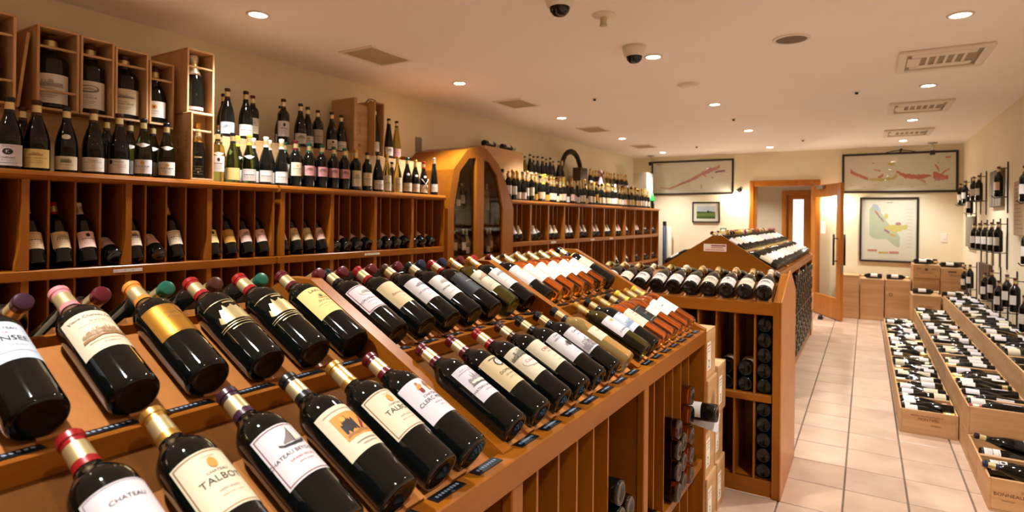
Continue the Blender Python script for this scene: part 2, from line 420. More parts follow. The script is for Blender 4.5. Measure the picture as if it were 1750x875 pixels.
def bottle(kind, base, axis=(0, 0, 1), front=(1, 0, 0), cap='black', band=True, glass='dark', pap='white', label='', group=None,
           scale=1.0, fat=1.0, roll=0.0, n=24, lab=None, prt=None, custom=None, scarf=None, oval=None, nocap=False, stuff=False):
    M = frame_matrix(base, axis, front) @ Matrix.Rotation(roll, 4, 'Z') @ Matrix.Diagonal((scale * fat, scale * fat, scale, 1))
    if stuff:
        z0, z1, half = lab or LAB[kind]
        ms = [glass_mesh(kind, glass, n), cap_mesh(kind, cap, band, 10)] + ([label_mesh(kind, pap, z0, z1, half, n=6)] if pap else [])
        for me in ms: STOCK.append((me, M))
        return None
    o = ob(kind + '_bottle', glass_mesh(kind, glass, n), None, M); tag(o, label, 'bottle', group)
    if not nocap: ob('capsule', cap_mesh(kind, cap, band, max(10, n // 2 if n < 20 else 18)), o)
    if pap:
        z0, z1, half = lab or LAB[kind]
        l = ob('label', label_mesh(kind, pap, z0, z1, half, n=12 if n >= 20 else 6), o)
        if custom: ob('print', print_mesh(custom, cyl_map(rad(kind, (z0 + z1) / 2) + .0009)), l)
        elif prt is not None: ob('print', generic_print(prt, kind, z0, z1, half), l)
    elif custom: ob('print', print_mesh(custom, cyl_map(rad(kind, .12) + .0006)), o)
    if scarf: ob('neck_label', label_mesh(kind, 'white', .150, .172, .035, shape=2), o)
    if oval: ob('neck_label', label_mesh(kind, 'white', .148, .170, .016, shape=1), o)
    return o

# ------------------------------------------------------------------ room shell
GX, GY, TW, TL = -0.087, 3.521, 0.278, 0.3235        # tile grid of the floor
floor = struct(bx('floor', (XL, XR, YN, YB + 2.6, -0.12, -0.006), GROUT))
_tm = MB().box(-TW / 2 + .004, TW / 2 - .004, -TL / 2 + .004, TL / 2 - .004, -.0058, 0.0, c=.002).mesh('tile', TILE)
rest = MB()
i0, i1 = math.floor((XL - GX) / TW), math.ceil((XR - GX) / TW)
j0, j1 = math.floor((YN - GY) / TL), math.ceil((YB + 2.6 - GY) / TL)
for i in range(i0, i1):
    for j in range(j0, j1):
        x0, x1, y0, y1 = GX + i * TW, GX + (i + 1) * TW, GY + j * TL, GY + (j + 1) * TL
        if -0.95 < x0 and x1 < 0.75 and 2.5 < y0 and y1 < YB:
            t = ob('tile', _tm, floor); t.location = ((x0 + x1) / 2, (y0 + y1) / 2, 0)
        else:
            rest.box(max(x0, XL) + .003, min(x1, XR) - .003, max(y0, YN) + .003, min(y1, YB + 2.6) - .003, -.0058, 0.0)
o = rest.obj('tile_field', TILE, floor); o['kind'] = 'stuff'
struct(bx('ceiling', (XL, XR, YN, YB + 2.6, ZC, ZC + .1), CEIL))
struct(bx('wall_left', (XL - .1, XL, YN, YB + .1, -.1, ZC), WALL))
struct(bx('wall_right', (XR, XR + .1, YN, YB + 2.6, -.1, ZC), WALL))
struct(bx('wall_near', (XL, XR, YN - .1, YN, -.1, ZC), WALL))
DX0, DX1, DZ = -1.575, -0.70, 1.955                  # door opening in the far wall
wb = MB(); wb.box(XL, DX0, YB, YB + .1, -.1, ZC); wb.box(DX1, XR, YB, YB + .1, -.1, ZC); wb.box(DX0, DX1, YB, YB + .1, DZ, ZC)
struct(wb.obj('wall_back', WALL))
# lobby beyond the door
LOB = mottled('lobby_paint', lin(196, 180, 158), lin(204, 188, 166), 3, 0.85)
lb = MB(); lb.box(-2.6, -1.34, 12.0, 12.1, -.1, ZC); lb.box(-.78, XR, 12.0, 12.1, -.1, ZC); lb.box(-1.34, -.78, 12.0, 12.1, 1.95, ZC); lb.box(-2.7, -2.6, YB + .1, 12.1, -.1, ZC)
struct(lb.obj('wall_lobby', LOB))
d2 = struct(bx('door_2', (-1.27, -.85, 12.03, 12.07, .0, 1.88), DW)); 
dl = MB(); dl.box(-1.163, -.99, 12.018, 12.028, .25, 1.8); DAY = P('lit_glass', (0.75, 0.86, 0.92, 1), 0.3, emit=(0.66, 0.86, 1.0, 1), es=1.1); dl.obj('glass_pane', DAY, d2)
for k, b in enumerate(((-1.35, -1.27, 11.96, 12.02, 0, 1.96), (-.85, -.77, 11.96, 12.02, 0, 1.96), (-1.27, -.85, 11.96, 12.02, 1.88, 1.96))): bx('door_frame', b, DW, d2, .008)
# door casing and open glazed leaf
tr = struct(MB().box(DX0 - .065, DX0, YB - .03, YB + .06, 0, DZ + .095, c=.008).obj('trim_1', DW))
bx('casing_head', (DX0 - .0, DX1 + .0, YB - .03, YB + .06, DZ, DZ + .095), DW, tr, .008)
bx('casing_side', (DX1, DX1 + .09, YB - .03, YB + .06, 0, DZ + .095), DW, tr, .008)
bx('casing_step', (DX0, DX0 + .04, YB - .01, YB + .08, 0, DZ), DW, tr, .006)
bx('casing_step', (DX1 - .04, DX1, YB - .01, YB + .08, 0, DZ), DW, tr, .006)
hinge = Vector((DX1 - .01, YB - .04, 0)); tip = Vector((-.285, 9.37, 0)); dv = tip - hinge; DLn = dv.length
door = bpy.data.objects.new('door_1', None); COL.objects.link(door); door.location = hinge; door.rotation_euler = (0, 0, math.atan2(dv.y, dv.x)); struct(door)
t = .022
bx('door_stile', (0, .13, -t, t, .01, DZ - .01), DW, door, .004); bx('door_stile', (DLn - .13, DLn, -t, t, .01, DZ - .01), DW, door, .004)
bx('top_rail', (.13, DLn - .13, -t, t, DZ - .19, DZ - .01), DW, door, .004); bx('bottom_rail', (.13, DLn - .13, -t, t, .01, .31), DW, door, .004)
bx('glass_pane', (.13, DLn - .13, -.004, .004, .31, DZ - .19), PANE, door)
bx('notice_sheet', (.30, .45, -.008, -.005, 1.22, 1.41), PAPERW, door)
for s_ in (-1, 1):
    hb = MB().tube([(DLn - .085, s_ * .075, .78), (DLn - .085, s_ * .075, 1.22)], .014, 10).obj('pull_handle', METAL, door, True)
    MB().tube([(DLn - .085, s_ * .02, .84), (DLn - .085, s_ * .075, .84)], .008, 8).obj('handle_post', METAL, hb)
    MB().tube([(DLn - .085, s_ * .02, 1.16), (DLn - .085, s_ * .075, 1.16)], .008, 8).obj('handle_post', METAL, hb)
bx('lock_plate', (DLn - .001, DLn + .003, -.012, .012, .66, .80), STEEL, door)
MB().tube([(.04, -.04, DZ + .04), (.30, -.07, DZ - .035)], .009, 6).obj('closer_arm', STEEL, door)
bx('closer_box', (.26, .46, -.065, -.02, DZ - .07, DZ - .02), STEEL, door, .006)
ds = thing('door_stop', 'small black rubber doorstop on the floor beside the open glass door', 'doorstop', (-.55, 9.45, 0))
MB().lathe([(0, 0), (.035, 0), (.03, .03), (.022, .06), (0, .065)], 12).obj('rubber_body', BLACK, ds, True)
MB().tube([(0, 0, .05), (.05, -.02, .02)], .008, 6).obj('rubber_foot', BLACK, ds)

# ------------------------------------------------------------------ ceiling fittings
def downlight(x, y, label):
    t_ = thing('downlight', label, 'ceiling light', (x, y, ZC), 0, 'ceiling downlights')
    MB().lathe([(.062, -.001), (.062, -.005), (.046, -.007), (.046, .0)], 24).obj('trim_ring', TRIMW, t_, True)
    MB().lathe([(.046, -.004), (.03, -.006), (0, -.006)], 20).obj('lamp_lens', LAMP, t_, True)
    ld = bpy.data.lights.new('lamp', 'SPOT'); ld.energy = LAMP_W; ld.color = LAMP_COL; ld.spot_size = math.radians(LAMP_ANGLE); ld.spot_blend = 0.75; ld.shadow_soft_size = .04
    lo = bpy.data.objects.new('lamp', ld); COL.objects.link(lo); lo.parent = t_; lo.location = (0, 0, -.03)
    return t_
colname = {0: 'above the left wall shelves', 1: 'along the middle of the ceiling', 2: 'above the crates by the right wall'}
for j, y in enumerate(LAMP_Y):
    for i, x in enumerate(LAMP_X):
        downlight(x, y, 'round recessed downlight %s, %s from the near wall' % (colname[i], nth(j)))
downlight(-1.75, 11.1, 'added unseen downlight that brightens the lobby beyond the doorway')  # added lamp, hidden from the camera, to brighten the lobby walls
GRILLE = P('grille_beige', lin(206, 190, 160), 0.6)
DARKIN = P('duct_dark', lin(168, 154, 130), 0.8)
for k, (y0, y1) in enumerate(((2.76, 3.17), (4.66, 5.05), (6.52, 6.92), (8.42, 8.80))):
    t_ = thing('ceiling_vent', 'square beige air grille in ceiling over left shelves, %s from the camera' % nth(k), 'vent', (-2.9, (y0 + y1) / 2, ZC), 0, 'ceiling air grilles')
    a, b = .155, (y1 - y0) / 2
    for bb in ((-a, a, -b, -b + .02, -.010, 0), (-a, a, b - .02, b, -.010, 0), (-a, -a + .02, -b + .02, b - .02, -.010, 0), (a - .02, a, -b + .02, b - .02, -.010, 0)): bx('grille_frame', bb, TRIMW, t_, .002)
    bx('grille_plate', (-a + .02, a - .02, -b + .02, b - .02, -.003, 0), GRILLE, t_)
    for q in range(16):
        yy = -b + .03 + (2 * b - .06) * q / 15; bx('slat', (-a + .02, a - .02, yy - .004, yy + .004, -.008, -.003), GRILLE, t_)
for k, (y0, y1) in enumerate(((4.57, 5.15), (6.50, 7.08), (8.38, 8.95))):
    t_ = thing('air_conditioner', 'cream ceiling cassette air conditioner over the crates, %s from the camera' % nth(k), 'air conditioner', (.425, (y0 + y1) / 2, ZC), 0, 'ceiling air conditioners')
    a, b = .25, (y1 - y0) / 2
    for bb in ((-a, a, -b, -b + .05, -.022, 0), (-a, a, b - .05, b, -.022, 0), (-a, -a + .05, -b + .05, b - .05, -.022, 0), (a - .05, a, -b + .05, b - .05, -.022, 0)): bx('panel_frame', bb, TRIMW, t_, .006)
    bx('duct_opening', (-a + .05, a - .05, -b + .05, b - .05, -.004, 0), DARKIN, t_)
    bx('outlet_plate', (-a + .075, a - .075, -b + .09, -b + .17, -.016, -.004), TRIMW, t_, .004); bx('outlet_plate', (-a + .075, a - .075, b - .17, b - .09, -.016, -.004), TRIMW, t_, .004)
    bx('flap', (-a + .055, -a + .13, -b + .18, b - .18, -.018, -.006), TRIMW, t_, .003)
    for q in range(5): bx('louvre', (-.08 + .05 * q - .008, -.08 + .05 * q + .008, -b + .18, b - .18, -.014, -.004), TRIMW, t_)
def dome(x, y, label):
    t_ = thing('security_camera', label, 'camera', (x, y, ZC))
    MB().lathe([(0, 0), (.075, 0), (.075, -.02), (.066, -.055), (.056, -.065), (0, -.065)], 24).obj('housing', WHITE, t_, True)
    MB().lathe([(.052, -.062), (.047, -.085), (.03, -.103), (0, -.11)], 20).obj('dome_lens', P('dome_black', lin(14, 13, 14), 0.08), t_, True)
dome(-1.285, 3.62, 'white dome security camera hanging from the ceiling by a downlight'); dome(-1.31, 2.60, 'black-eyed dome camera cut by the top edge of the view')
t_ = thing('fire_sprinkler', 'small white sprinkler with round plate on ceiling before dome camera', 'sprinkler', (-1.23, 2.97, ZC))
MB().lathe([(0, 0), (.062, 0), (.058, -.008), (.02, -.016), (0, -.016)], 24).obj('plate', WHITE, t_, True); MB().lathe([(.018, -.014), (.018, -.05), (.012, -.052), (.022, -.056), (.022, -.06), (0, -.06)], 12).obj('nozzle', GRILLE, t_, True)
t_ = thing('ceiling_speaker', 'round grey ceiling speaker in white ring', 'speaker', (-.4, 3.92, ZC))
MB().lathe([(.105, 0), (.105, -.006), (.088, -.01), (.088, 0)], 32).obj('ring', TRIMW, t_, True); MB().lathe([(.088, -.006), (.04, -.009), (0, -.009)], 32).obj('mesh_cover', P('speaker_cloth', lin(120, 108, 88), 0.8), t_, True)
t_ = thing('smoke_detector', 'flat white round smoke detector in mid ceiling', 'smoke detector', (-1.25, 4.84, ZC))
MB().lathe([(.088, 0), (.088, -.008), (.06, -.022), (0, -.024)], 32).obj('cover', WHITE, t_, True); MB().lathe([(.095, 0), (.095, -.004), (.086, -.005)], 32).obj('base_ring', TRIMW, t_, True)
for k, (x, y, lb_) in enumerate(((-.08, 5.8, 'tiny ceiling sprinkler bud left of the second air conditioner'), (-1.25, 6.72, 'tiny ceiling bud beyond the smoke detector'), (-.75, 8.9, 'tiny ceiling sprinkler near the door'), (-2.2, 9.0, 'tiny ceiling sprinkler before the left wall map'), (-2.15, 5.0, 'tiny ceiling bud right of the second grille'))):
    t_ = thing('sprinkler_bud', lb_, 'sprinkler', (x, y, ZC))
    MB().lathe([(0, 0), (.03, 0), (.028, -.005), (0, -.006)], 14).obj('plate', WHITE, t_, True); MB().lathe([(.013, -.004), (.013, -.022), (0, -.024)], 10).obj('nozzle', METAL, t_, True)

# ------------------------------------------------------------------ far wall: framed maps, painting, sconces
def ribbon(pts, wds, seed, seg=8):
    r = random.Random(seed); out = []
    for (p, q, w0, w1) in [(pts[i], pts[i + 1], wds[i], wds[i + 1]) for i in range(len(pts) - 1)]:
        for k in range(seg):
            t_ = k / seg; x = p[0] + (q[0] - p[0]) * t_; z = p[1] + (q[1] - p[1]) * t_; w_ = (w0 + (w1 - w0) * t_)
            out.append((x, z - w_ * (.5 + .7 * r.random()), z + w_ * (.5 + .7 * r.random())))
    return out
for nm, c_ in (('m_pink', (214, 146, 156)), ('m_red', (216, 122, 114)), ('m_yel', (218, 204, 130)), ('m_green', (196, 206, 186)), ('m_blue', (186, 206, 226)), ('m_purple', (170, 120, 140)), ('m_mark', (170, 160, 158)), ('m_sky', (196, 206, 222)), ('m_field', (70, 96, 40)), ('m_field2', (108, 132, 62)), ('m_hedge', (44, 56, 36)), ('m_ochre', (222, 184, 96)), ('m_faint', (214, 202, 198))):
    INKC[nm] = lin(*c_)
def picture(name, label, cat, x0, x1, z0, z1, items, fw=.03, mat_w=0.0, tilt=0.0):
    cx, cz = (x0 + x1) / 2, (z0 + z1) / 2
    t_ = thing(name, label, cat, (cx, YB - .001, cz)); t_.rotation_euler = (0, tilt, 0)
    a, b = (x1 - x0) / 2, (z1 - z0) / 2
    for bb in ((-a, a, -.03, 0, b - fw, b), (-a, a, -.03, 0, -b, -b + fw), (-a, -a + fw, -.03, 0, -b + fw, b - fw), (a - fw, a, -.03, 0, -b + fw, b - fw)): bx('frame_bar', bb, DKFRAME, t_, .005)
    sh = bx('sheet', (-a + fw, a - fw, -.014, -.004, -b + fw, b - fw), PAPERW, t_)
    ob('print', print_mesh(items, lambda s_, z: (s_, -.0150 - (hash((round(s_, 3))) % 3) * 0, z)), sh)
    bx('glazing', (-a + fw, a - fw, -.022, -.019, -b + fw, b - fw), PANE, t_)
    return t_
riv = ribbon([(-.55, -.17), (-.38, -.19), (-.15, -.10), (.05, -.02), (.18, .06), (.30, .11), (.50, .17)], [.008, .012, .02, .03, .03, .045, .03], 3)
it = [('c', riv, 'm_pink')] + [('r', -.62 + .1 * k, -.60 + .1 * k, .2 - .05 * (k % 3), .203 - .05 * (k % 3), 'm_mark') for k in range(12)] + [('r', -.62, -.5, .235, .25, 'm_pink'), ('r', .16, .19, -.2, -.12, 'm_yel'), ('r', .34, .37, -.02, .0, 'm_mark'), ('c', ribbon([(.2, .06), (.26, .0)], [.03, .01], 5), 'm_pink'), ('c', ribbon([(.40, .08), (.58, .10)], [.02, .015], 6), 'm_purple')] + [('r', -.3 + .14 * k, -.22 + .14 * k, .02 + .06 * (k % 3), .023 + .06 * (k % 3), 'm_faint') for k in range(6)]
picture('framed_map', 'long white map with a slanting pink strip, black frame, left of door', 'picture', -3.29, -1.89, 1.835, 2.43, it)
it = [('c', ribbon([(-.60, .04), (-.55, .0), (-.45, -.05), (-.36, -.09)], [.04, .03, .03, .02], 1), 'm_red'), ('c', ribbon([(-.36, -.09), (-.2, -.10), (-.05, -.08), (.0, -.03)], [.02, .025, .03, .03], 2), 'm_yel'),
      ('c', ribbon([(-.30, .05), (-.20, .03), (-.18, -.04), (-.26, -.08)][:2], [.008, .012], 3), 'm_red'), ('c', ribbon([(-.25, -.07), (-.17, -.03)], [.015, .03], 8), 'm_red'),
      ('c', ribbon([(-.02, .02), (.08, -.05), (.25, -.07), (.42, -.05)], [.02, .035, .04, .012], 4), 'm_red'), ('c', ribbon([(.42, -.05), (.62, -.09)], [.05, .03], 5), 'm_red'), ('c', ribbon([(.44, .10), (.50, .0)], [.02, .03], 6), 'm_red'), ('c', ribbon([(.52, -.03), (.62, .05)], [.02, .01], 7), 'm_red'),
      ('c', ribbon([(.44, -.11), (.56, -.10)], [.03, .02], 9), 'm_pink'), ('c', ribbon([(.27, -.11), (.34, -.15)], [.01, .02], 10), 'm_pink'), ('e', -.08, .13, .05, .022, 'm_yel'), ('r', .56, .62, .19, .21, 'm_red'), ('r', -.32, -.30, .14, .155, 'm_mark'), ('r', .47, .49, .12, .135, 'm_mark')] + [('r', -.6 + .15 * k, -.54 + .15 * k, -.18 - .03 * (k % 2), -.176 - .03 * (k % 2), 'm_mark') for k in range(9)]
picture('framed_map', 'long beige map with winding red and yellow strip, right of door', 'picture', -.32, 1.10, 1.828, 2.42, it)
it = [('c', [(-.24, -.08, .30), (-.20, -.12, .36), (-.12, -.14, .30), (-.02, -.13, .12), (.06, -.22, .02), (.12, -.26, -.06), (.14, -.24, -.10)], 'm_green'), ('c', [(-.20, .33, .38), (-.14, .28, .37), (-.10, .26, .30)], 'm_blue'),
      ('c', ribbon([(-.17, .28), (-.12, .2), (-.05, .11)], [.025, .02, .02], 2), 'm_purple'), ('c', ribbon([(-.17, .28), (-.12, .22)], [.02, .015], 4), 'm_red'), ('c', ribbon([(-.05, .03), (.1, .03), (.25, .05)], [.03, .07, .02], 3), 'm_yel'), ('e', -.03, .2, .025, .04, 'm_yel'), ('e', .12, .09, .035, .022, 'm_purple'), ('e', .12, .095, .018, .01, 'm_pink'), ('c', ribbon([(-.05, .0), (.02, -.05)], [.02, .02], 6), 'm_purple'), ('c', ribbon([(.02, -.06), (.1, -.10)], [.025, .02], 7), 'm_ochre'),
      ('r', -.26, -.14, -.32, -.295, 'm_red'), ('r', -.12, .0, -.35, -.325, 'm_ochre'), ('r', .01, .13, -.35, -.315, 'm_pink'), ('r', -.02, .05, .395, .405, 'm_mark'), ('f', -.33, .33, -.435, .435, .002, 'm_mark')] + [('r', .22, .30, .3 - .05 * k, .303 - .05 * k, 'm_mark') for k in range(12)]
picture('framed_map', 'tall pale region map with green and yellow areas above pine boxes', 'picture', -.085, .648, .808, 1.762, it, .028)
it = [('r', -.155, .155, .0, .10, 'm_sky'), ('r', -.155, .155, -.11, .0, 'm_field2'), ('c', ribbon([(-.155, .0), (.155, .0)], [.012, .012], 5, 24), 'm_hedge'), ('r', -.155, .155, -.11, -.07, 'm_field'), ('r', .02, .05, .0, .03, 'm_hedge')]
picture('framed_painting', 'small framed landscape of green field under grey sky', 'picture', -2.565, -2.105, 1.357, 1.71, it, .022)
def sconce(x, z, label):
    t_ = thing('wall_sconce', label, 'wall lamp', (x, YB, z))
    MB().lathe([(0, 0), (.04, 0), (.036, .012), (0, .014)], 16).obj('wall_plate', METAL, t_, True).matrix_basis = Matrix.Rotation(PI / 2, 4, 'X')
    MB().tube([(0, -.01, 0), (0, -.06, .02), (-.02, -.1, .01), (-.04, -.11, -.02)], .006, 6).obj('arm', METAL, t_, True)
    MB().tube([(0, -.05, .02), (.04, -.08, .05), (.07, -.08, .02)], .006, 6).obj('scroll', METAL, t_, True)
    s_ = MB().lathe([(.018, .0), (.035, -.03), (.055, -.075), (.052, -.075), (.032, -.03), (.014, 0)], 16).obj('shade', P('sconce_shade', (1, .9, .75, 1), .5, emit=(1, .85, .62, 1), es=9), t_, True); s_.location = (-.04, -.11, -.02)
    ld = bpy.data.lights.new('lamp', 'POINT'); ld.energy = 11; ld.color = (1, .90, .72); ld.shadow_soft_size = .04
    lo = bpy.data.objects.new('lamp', ld); COL.objects.link(lo); lo.parent = t_; lo.location = (-.04, -.12, -.13)
sconce(-1.80, 1.90, 'small iron wall sconce glowing left of the doorway'); sconce(-.36, 1.80, 'small iron wall sconce glowing behind the open glass door')
def rail_spot(x, label):
    t_ = thing('picture_light', label, 'spotlight', (x, YB - .28, ZC))
    MB().lathe([(0, 0), (.06, 0), (.055, -.012), (0, -.014)], 16).obj('ceiling_plate', STEEL, t_, True)
    MB().tube([(0, 0, -.01), (0, 0, -.11)], .009, 8).obj('rod', STEEL, t_)
    bx('lamp_box', (-.03, .03, -.04, .04, -.17, -.11), BLACK, t_, .006)
rail_spot(-3.22, 'black picture spotlight on ceiling rod over left map corner'); rail_spot(.78, 'black picture spotlight on ceiling rod over right map')
t_ = thing('hanging_cord', 'black hanging cord and hook on top of the right map', 'cord', (.42, YB - .02, 2.42))
MB().tube([(-.18, 0, .0), (-.09, 0, .02), (0, 0, .03), (.09, 0, .02), (.18, 0, .0)], .006, 6).obj('cord_loop', BLACK, t_); MB().tube([(0, -.01, .0), (0, -.012, .04), (.02, -.012, .045)], .012, 6).obj('hook', BLACK, t_)
t_ = thing('light_switch', 'white light switch plate right of the tall map', 'switch', (.943, YB, 1.18)); bx('switch_plate', (-.035, .035, -.008, 0, -.06, .06), WHITE, t_, .003); bx('rocker', (-.012, .012, -.012, -.008, -.02, .02), WHITE, t_, .002)
t_ = thing('wall_panel', 'small green and white wall control under the landscape painting', 'switch', (-2.05, YB, 1.22)); bx('panel_plate', (-.05, .05, -.012, 0, -.05, .05), P('panel_green', lin(84, 130, 96), .5), t_, .003); bx('panel_window', (-.03, .03, -.014, -.012, -.02, .03), WHITE, t_)
t_ = thing('wall_grille', 'small grey louvred plate high on the left wall', 'vent', (XL, 4.27, 2.085)); bx('grille_plate', (0, .008, -.045, .045, -.07, .07), P('plate_grey', lin(150, 140, 128), .6), t_, .002)
for q in range(6): bx('slat', (.008, .013, -.038, .038, -.055 + .02 * q, -.047 + .02 * q), P('plate_grey2', lin(128, 118, 108), .6), t_)

# ------------------------------------------------------------------ left wall shelving
XF = -3.06
BIN_ROWS = ((.27, .69), (.733, 1.107), (1.155, 1.545))
def stile_poly(z0, z1):        # slight curved bracket towards the near side at the foot
    h = z1 - z0
    return [(.016, z0), (.016, z1), (-.012, z1), (-.012, z0 + h * .36), (-.016, z0 + h * .26), (-.030, z0 + h * .08), (-.032, z0)]
def wall_unit(y0, y1, bounds, label, sticker=None):
    t_ = thing('wall_shelf', label, 'shelf', (0, y0, 0))
    mb = MB().prism([(XL, 1.545), (XF - .005, 1.545), (XF + .008, 1.552), (XF + .014, 1.565), (XF + .008, 1.578), (XF - .005, 1.585), (XL, 1.585)], 'y', 0, y1 - y0)
    mb.obj('top_board', VY, t_)
    for za, zb in ((1.107, 1.152), (.69, .733), (.22, .27)):
        bx('shelf_board', (XL, XF, 0, y1 - y0, za, zb), VY, t_, .004)
    bx('kick_board', (XL, XF - .05, 0, y1 - y0, 0, .22), VY, t_); bx('back_panel', (XL, XL + .012, 0, y1 - y0, .22, 1.545), VZ, t_)
    for z0, z1 in BIN_ROWS:
        for q, b in enumerate(bounds):
            if q == 0:  poly = [(p[0] if p[0] > 0 else 0, p[1]) for p in stile_poly(z0, z1)]
            poly = stile_poly(z0, z1)
            if q == 0: poly = [(0.0, z0), (.03, z0), (.03, z1), (0.0, z1)]
            elif q == len(bounds) - 1: poly = [(p[0] * (1 if p[0] < 0 else 0) - .002, p[1]) for p in stile_poly(z0, z1)]
            MB().prism([(b - y0 + p[0], p[1]) for p in poly], 'x', XF - .03, XF - .004).obj('stile', VZ, t_)
            bx('side_panel', (XL, XF - .03, b - y0 + (0 if q == 0 else -.016), b - y0 + (.016 if q < len(bounds) - 1 else -.001), z0, z1), VZ, t_)
        for b0, b1 in zip(bounds, bounds[1:]):
            for k in range(1, 4):
                yy = b0 - y0 + (b1 - b0) * k / 4 ; bx('bin_divider', (XL, XF - .05, yy - .0045, yy + .0045, z0, z1), VZ, t_)
    return t_
UA = [.237, .647, 1.057, 1.466, 1.874, 2.287]; UB = [2.330, 2.733, 3.138, 3.545, 3.955]; UC = [5.035 + .4105 * k for k in range(13)]
ua = wall_unit(.237, 2.30, UA, 'orange veneer wall shelf with bins, nearest on the left wall')
ub = wall_unit(2.315, 3.955, UB, 'orange veneer wall shelf with bins beside the arched cabinet')
uc = wall_unit(5.035, 5.035 + .4105 * 12, UC, 'long orange veneer wall shelf with bins beyond the arched cabinet')
def sticker(parent, x, y0, y1, z0, z1, txt):
    l = bx('price_sticker', (x, x + .0012, y0, y1, z0, z1), PAPERW, parent)
    me = print_mesh([('t', txt, (z1 - z0) * .62, (y0 + y1) / 2, (z0 + z1) / 2, 'ink')], lambda s_, z: (x + .0018, s_, z)); ob('lettering', me, l)
TXT = '商品は下の棚からお取り下さい'
sticker(ua, XF, 1.40 - .237, 1.53 - .237, 1.120, 1.135, TXT); sticker(ub, XF, 3.03 - 2.315, 3.18 - 2.315, 1.122, 1.136, TXT)
for yy in (5.98, 7.10, 7.75): sticker(uc, XF, yy - 5.035 - .06, yy - 5.035 + .06, 1.118, 1.140, TXT)

# arched glass cabinet
ARC = [(3.957, .0), (3.957, 1.476), (4.030, 1.813), (4.236, 2.005), (4.42, 2.052), (4.54, 2.040), (4.75, 1.913), (4.90, 1.72), (5.033, 1.496), (5.033, .0)]
ac = thing('arched_cabinet', 'tall orange veneer cabinet with pointed arch and two glass doors', 'cabinet', (0, 3.957, 0))
AX = -3.03
arc = [(y - 3.957, z) for y, z in ARC]
def inset(poly, d):
    out = []
    cx, cz = .538, 1.1
    for y, z in poly: out.append((y + (d if y < cx else -d) * (1 if abs(y - cx) > .12 else abs(y - cx) / .12), z - (d if z > 1.7 else 0)))
    return out
outer = arc[1:-1]; inner = inset(outer, .022)
for (a, b, c_, d_) in [(outer[i], outer[i + 1], inner[i + 1], inner[i]) for i in range(len(outer) - 1)]:
    MB().prism([a, b, c_, d_], 'x', XL, AX - .03).obj('roof_panel', VY, ac)
MB().box(XL, AX - .03, 0, .022, 0, 1.476).obj('side_panel', VZ, ac); MB().box(XL, AX - .03, 1.076 - .022, 1.076, 0, 1.496).obj('side_panel', VZ, ac)
bx('back_panel', (XL, XL + .012, .022, 1.054, 0, 1.95), VZ, ac); 
dl_ = [(4.045, 1.12), (4.045, 1.491), (4.122, 1.801), (4.258, 1.927), (4.362, 1.945), (4.362, 1.12)]
dr_ = [(4.495, 1.12), (4.495, 1.948), (4.581, 1.921), (4.717, 1.807), (4.840, 1.493), (4.850, 1.12)]
# face frame pieces following the arch
def strip(a, b, c_, d_): return MB().prism([(p[0] - 3.957, p[1]) for p in (a, b, c_, d_)], 'x', AX - .03, AX).obj('face_frame', VZ, ac)
strip((3.957, 0), (3.957, 1.476), (4.045, 1.491), (4.045, 0)); strip((3.957, 1.476), (4.030, 1.813), (4.122, 1.801), (4.045, 1.491)); strip((4.030, 1.813), (4.236, 2.005), (4.258, 1.927), (4.122, 1.801)); strip((4.236, 2.005), (4.42, 2.052), (4.42, 1.948), (4.258, 1.927))
strip((4.42, 2.052), (4.54, 2.040), (4.581, 1.921), (4.42, 1.948)); strip((4.54, 2.040), (4.75, 1.913), (4.717, 1.807), (4.581, 1.921)); strip((4.75, 1.913), (4.90, 1.72), (4.77, 1.68), (4.717, 1.807)); strip((4.90, 1.72), (5.033, 1.496), (4.840, 1.493), (4.77, 1.68)); strip((5.033, 1.496), (5.033, 0), (4.850, 0), (4.840, 1.493))
bx('door_stile', (AX - .03, AX + .008, 4.365 - 3.957, 4.4275 - 3.957, .1, 1.95), VZ, ac, .004); bx('door_stile', (AX - .03, AX + .008, 4.4295 - 3.957, 4.492 - 3.957, .1, 1.95), VZ, ac, .004)
bx('bottom_rail', (AX - .03, AX, 4.045 - 3.957, 4.850 - 3.957, .9, .99), VY, ac, .004); bx('lower_door', (AX - .03, AX, 4.045 - 3.957, 4.850 - 3.957, 0, .9), VZ, ac)
DKPANE = pane_mat('smoked_pane', (0.86, 0.84, 0.78, 1))
for pp in (dl_, dr_):
    q = [(y - 3.957, .985 if z < 1.15 else z) for y, z in pp]; MB().prism(q, 'x', AX - .02, AX - .015).obj('glass_pane', DKPANE, ac)
bx('cabinet_shelf', (XL + .012, AX - .04, .022, 1.054, 1.46, 1.475), PANE, ac); bx('cabinet_shelf', (XL + .012, AX - .04, .022, 1.054, 1.03, 1.055), VY, ac)

# ------------------------------------------------------------------ bottles in the wall bins
def lean(base, ang, yaw=0.0):      # bottle in a bin, neck tipped back towards the wall
    c, s_ = math.cos(yaw), math.sin(yaw)
    ax = Vector((-math.sin(ang) * c, -math.sin(ang) * s_, math.cos(ang))); fr = Vector((math.cos(ang) * c, math.cos(ang) * s_, math.sin(ang)))
    return base, ax, fr
def bin_y(bounds, bay, k): b0, b1 = bounds[bay], bounds[bay + 1]; return b0 + (b1 - b0) * (k + .5) / 4
def bin_bottle(bounds, bay, k, row, ang, label, kind='bordeaux', **kw):
    z = BIN_ROWS[row][0] + .0; y = bin_y(bounds, bay, k); ang = math.radians(ang); R = .0385
    base = Vector((XF + .002 - R * math.cos(ang), y, z + .004 + R * math.sin(ang)))
    _, ax, fr = lean(base, ang)
    return bottle(kind, base, ax, fr, label=label, group='bottles in the left wall bins', **kw)
baynm = {0: 'nearest bay', 1: 'second bay'}
